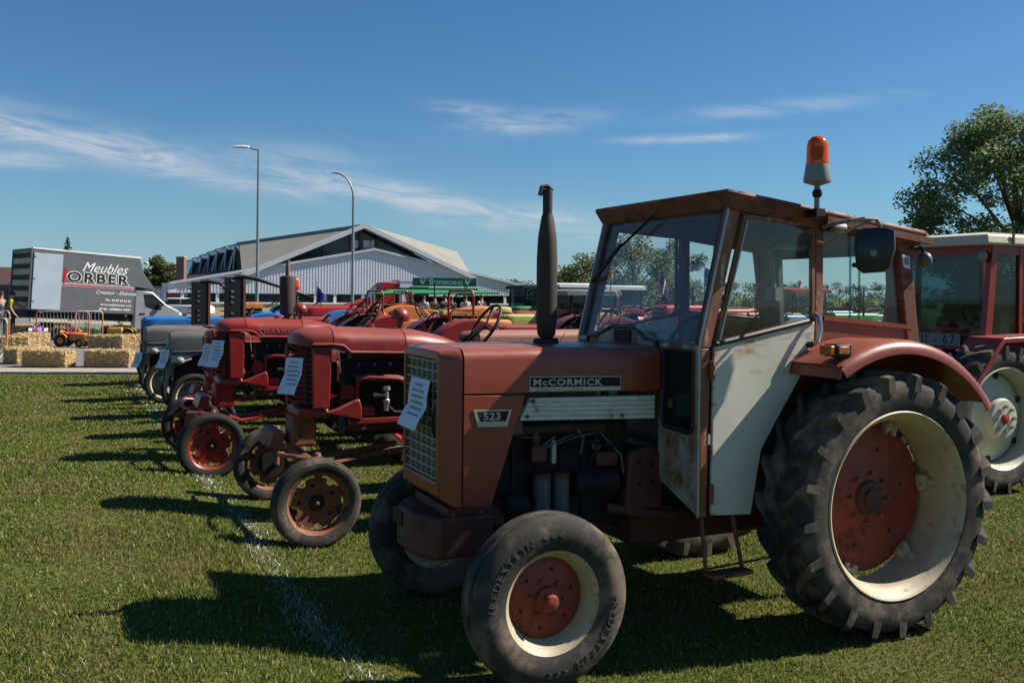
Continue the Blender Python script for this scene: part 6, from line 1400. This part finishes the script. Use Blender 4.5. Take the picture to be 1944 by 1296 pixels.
MB().loft([[(e0.x, SY-1.6, e0.z-.02), (e1.x, SY-1.6, e1.z-.02), (e1.x, SY+2.4, e1.z-.02), (e0.x, SY+2.4, e0.z-.02)], [(e0.x, SY-1.6, e0.z+.03), (e1.x, SY-1.6, e1.z+.03), (e1.x, SY+2.4, e1.z+.03), (e0.x, SY+2.4, e0.z+.03)], [(c.x-.3, SY-.4, d.z+.02), (d.x+.4, SY-.4, d.z+.02), (d.x+.4, SY+2.2, d.z+.02), (c.x-.3, SY+2.2, d.z+.02)]]).build('awning', MT['canopy_green'], st, smooth=False)
q0, q1 = sp(868, 556, SY-1.0), sp(905, 556, SY-1.0); MB().box(((q0.x+q1.x)/2, SY-1.25, e0.z+.07), (q1.x-q0.x, .5, .05), (R(20), 0, 0)).build('awning_patch', MT['yellow_green'], st)
for px in (760, 800, 832, 870, 904): x = sp(px, 560).x; MB().cyl((x, SY-1.3, 0), (x, SY-1.3, e0.z), .04, n=8).build('post', MT['engine_black'], st)
MB().cyl((sp(831, 560).x, SY-1.5, 0), (sp(831, 560).x, SY-1.5, sp(831, 537).z), .03, n=8).build('post', MT['engine_black'], st)
k0_, k1_ = sp(770, 560).x, sp(930, 560).x
MB().bx(k0_, k1_, SY+.9, SY+1.1, 0, 1.7).build('back_wall', MT['engine_black'], st); MB().bx(k0_+.4, k1_-.4, SY-.6, SY-.1, 0, 1.1).build('counter', MT['wood_brown'], st)
PP = [(806, 'cloth_white', 'stand', 'white top leaning at the stand beside the red lorry'), (826, 'cloth_green', 'stand', 'dark green top behind the steering wheel'), (846, 'cloth_dark', 'reach', 'black top reaching over the counter'), (858, 'cloth_green', 'stand', 'olive top under the middle of the awning'), (885, 'cloth_white', 'stand', 'white top below the sign, with dark hair'), (915, 'cloth_white', 'stand', 'pale top at the right end of the awning')]
for i, (px, cl_, po, txt) in enumerate(PP): x = sp(px, 560, SY-1.8).x; person('person in a '+txt, (x, SY-1.9+.25*(i % 2)), R(170+25*(i % 3)), po, cl_, 'cloth_dark', sc=.98+.02*(i % 3))
# red bonneted lorry with pale trailer, left of the stand
RL = thing('lorry', 'red bonneted lorry with chrome stacks and a pale box trailer', 'lorry', (sp(662, 560, 50).x, 50, 0), R(20))
MB().loft([[(0, y, z) for y, z in ((.3, .7), (.3, 1.1), (.5, 1.2), (1.5, 1.2), (1.7, 1.1), (1.7, .7))], [(1.3, y, z) for y, z in ((.2, .7), (.2, 1.45), (.4, 1.6), (1.6, 1.6), (1.8, 1.45), (1.8, .7))]]).build('bonnet', MT['bright_red'], RL)
MB().prism([(1.3, .6), (1.3, 1.55), (1.6, 2.1), (2.0, 2.45), (2.7, 2.45), (2.7, .6)], .05, 1.95).build('cab', MT['bright_red'], RL, bevel=.05)
MB().prism([(1.66, 2.06), (1.42, 1.60), (2.05, 1.55), (2.05, 2.08)], .035, .048).build('side_window', MT['dark_glass'], RL); MB().add([(1.28, .2, 1.6), (1.28, 1.8, 1.6), (1.56, 1.8, 2.06), (1.56, .2, 2.06)], [(0, 1, 2, 3)]).build('windscreen', MT['dark_glass'], RL, smooth=False)
for x in (1.25, 1.42): MB().cyl((x, -.02, .8), (x, -.02, 2.15), .05, n=12).build('exhaust_stack', MT['chrome'], RL)
MB().bx(2.85, 6.5, 0, 2.1, .7, 2.5).build('trailer', MT['clad_white'], RL, bevel=.03); MB().bx(2.85, 6.5, -.02, 2.12, 2.5, 2.58).build('trailer_roof', MT['white'], RL); MB().bx(3.4, 4.5, -.03, -.005, 1.1, 2.2).build('hatch', MT['engine_black'], RL)
for x in (.6, 2.6, 5.2, 6.0):
    wheel(RL, (x, .25, .45), [('tyre', ribbed_tyre(.45, .26, .25, MT['rubber'], 32)), ('rim', MB().lathe([(.26, -.1), (.2, -.06), (0, -.08)], 24).mesh('rim', MT['silver']))]); wheel(RL, (x, 1.75, .45), [('tyre', MB().lathe([(.26, -.12), (.45, -.1), (.45, .1), (.26, .12)], 28, closed=True).mesh('tyre', MT['rubber']))])
# parked white car by the hall
p = at(340, 590, 62); CR = thing('car', 'small white car parked before the yellow wall of the hall', 'car', (p.x-1.6, 62, 0), R(6))
MB().prism([(0, .3), (0, .78), (.25, .92), (3.3, .92), (3.6, .75), (3.6, .3)], 0, 1.6).build('body', MT['white'], CR, bevel=.08); MB().prism([(.35, .92), (.75, 1.38), (2.5, 1.38), (3.0, .92)], .1, 1.5).build('cabin', MT['white'], CR, bevel=.06)
MB().prism([(.55, .95), (.85, 1.31), (1.6, 1.31), (1.6, .95)], .085, .099).build('side_window', MT['dark_glass'], CR); MB().prism([(1.68, .95), (1.68, 1.31), (2.45, 1.31), (2.8, .95)], .085, .099).build('side_window', MT['dark_glass'], CR)
for x in (.7, 2.9): wheel(CR, (x, .1, .3), [('tyre', ribbed_tyre(.3, .18, .18, MT['rubber'], 28)), ('rim', MB().lathe([(.18, -.06), (0, -.05)], 20).mesh('rim', MT['silver']))]); wheel(CR, (x, 1.5, .3), [('tyre', MB().lathe([(.18, -.08), (.3, -.07), (.3, .07), (.18, .08)], 24, closed=True).mesh('tyre', MT['rubber']))])
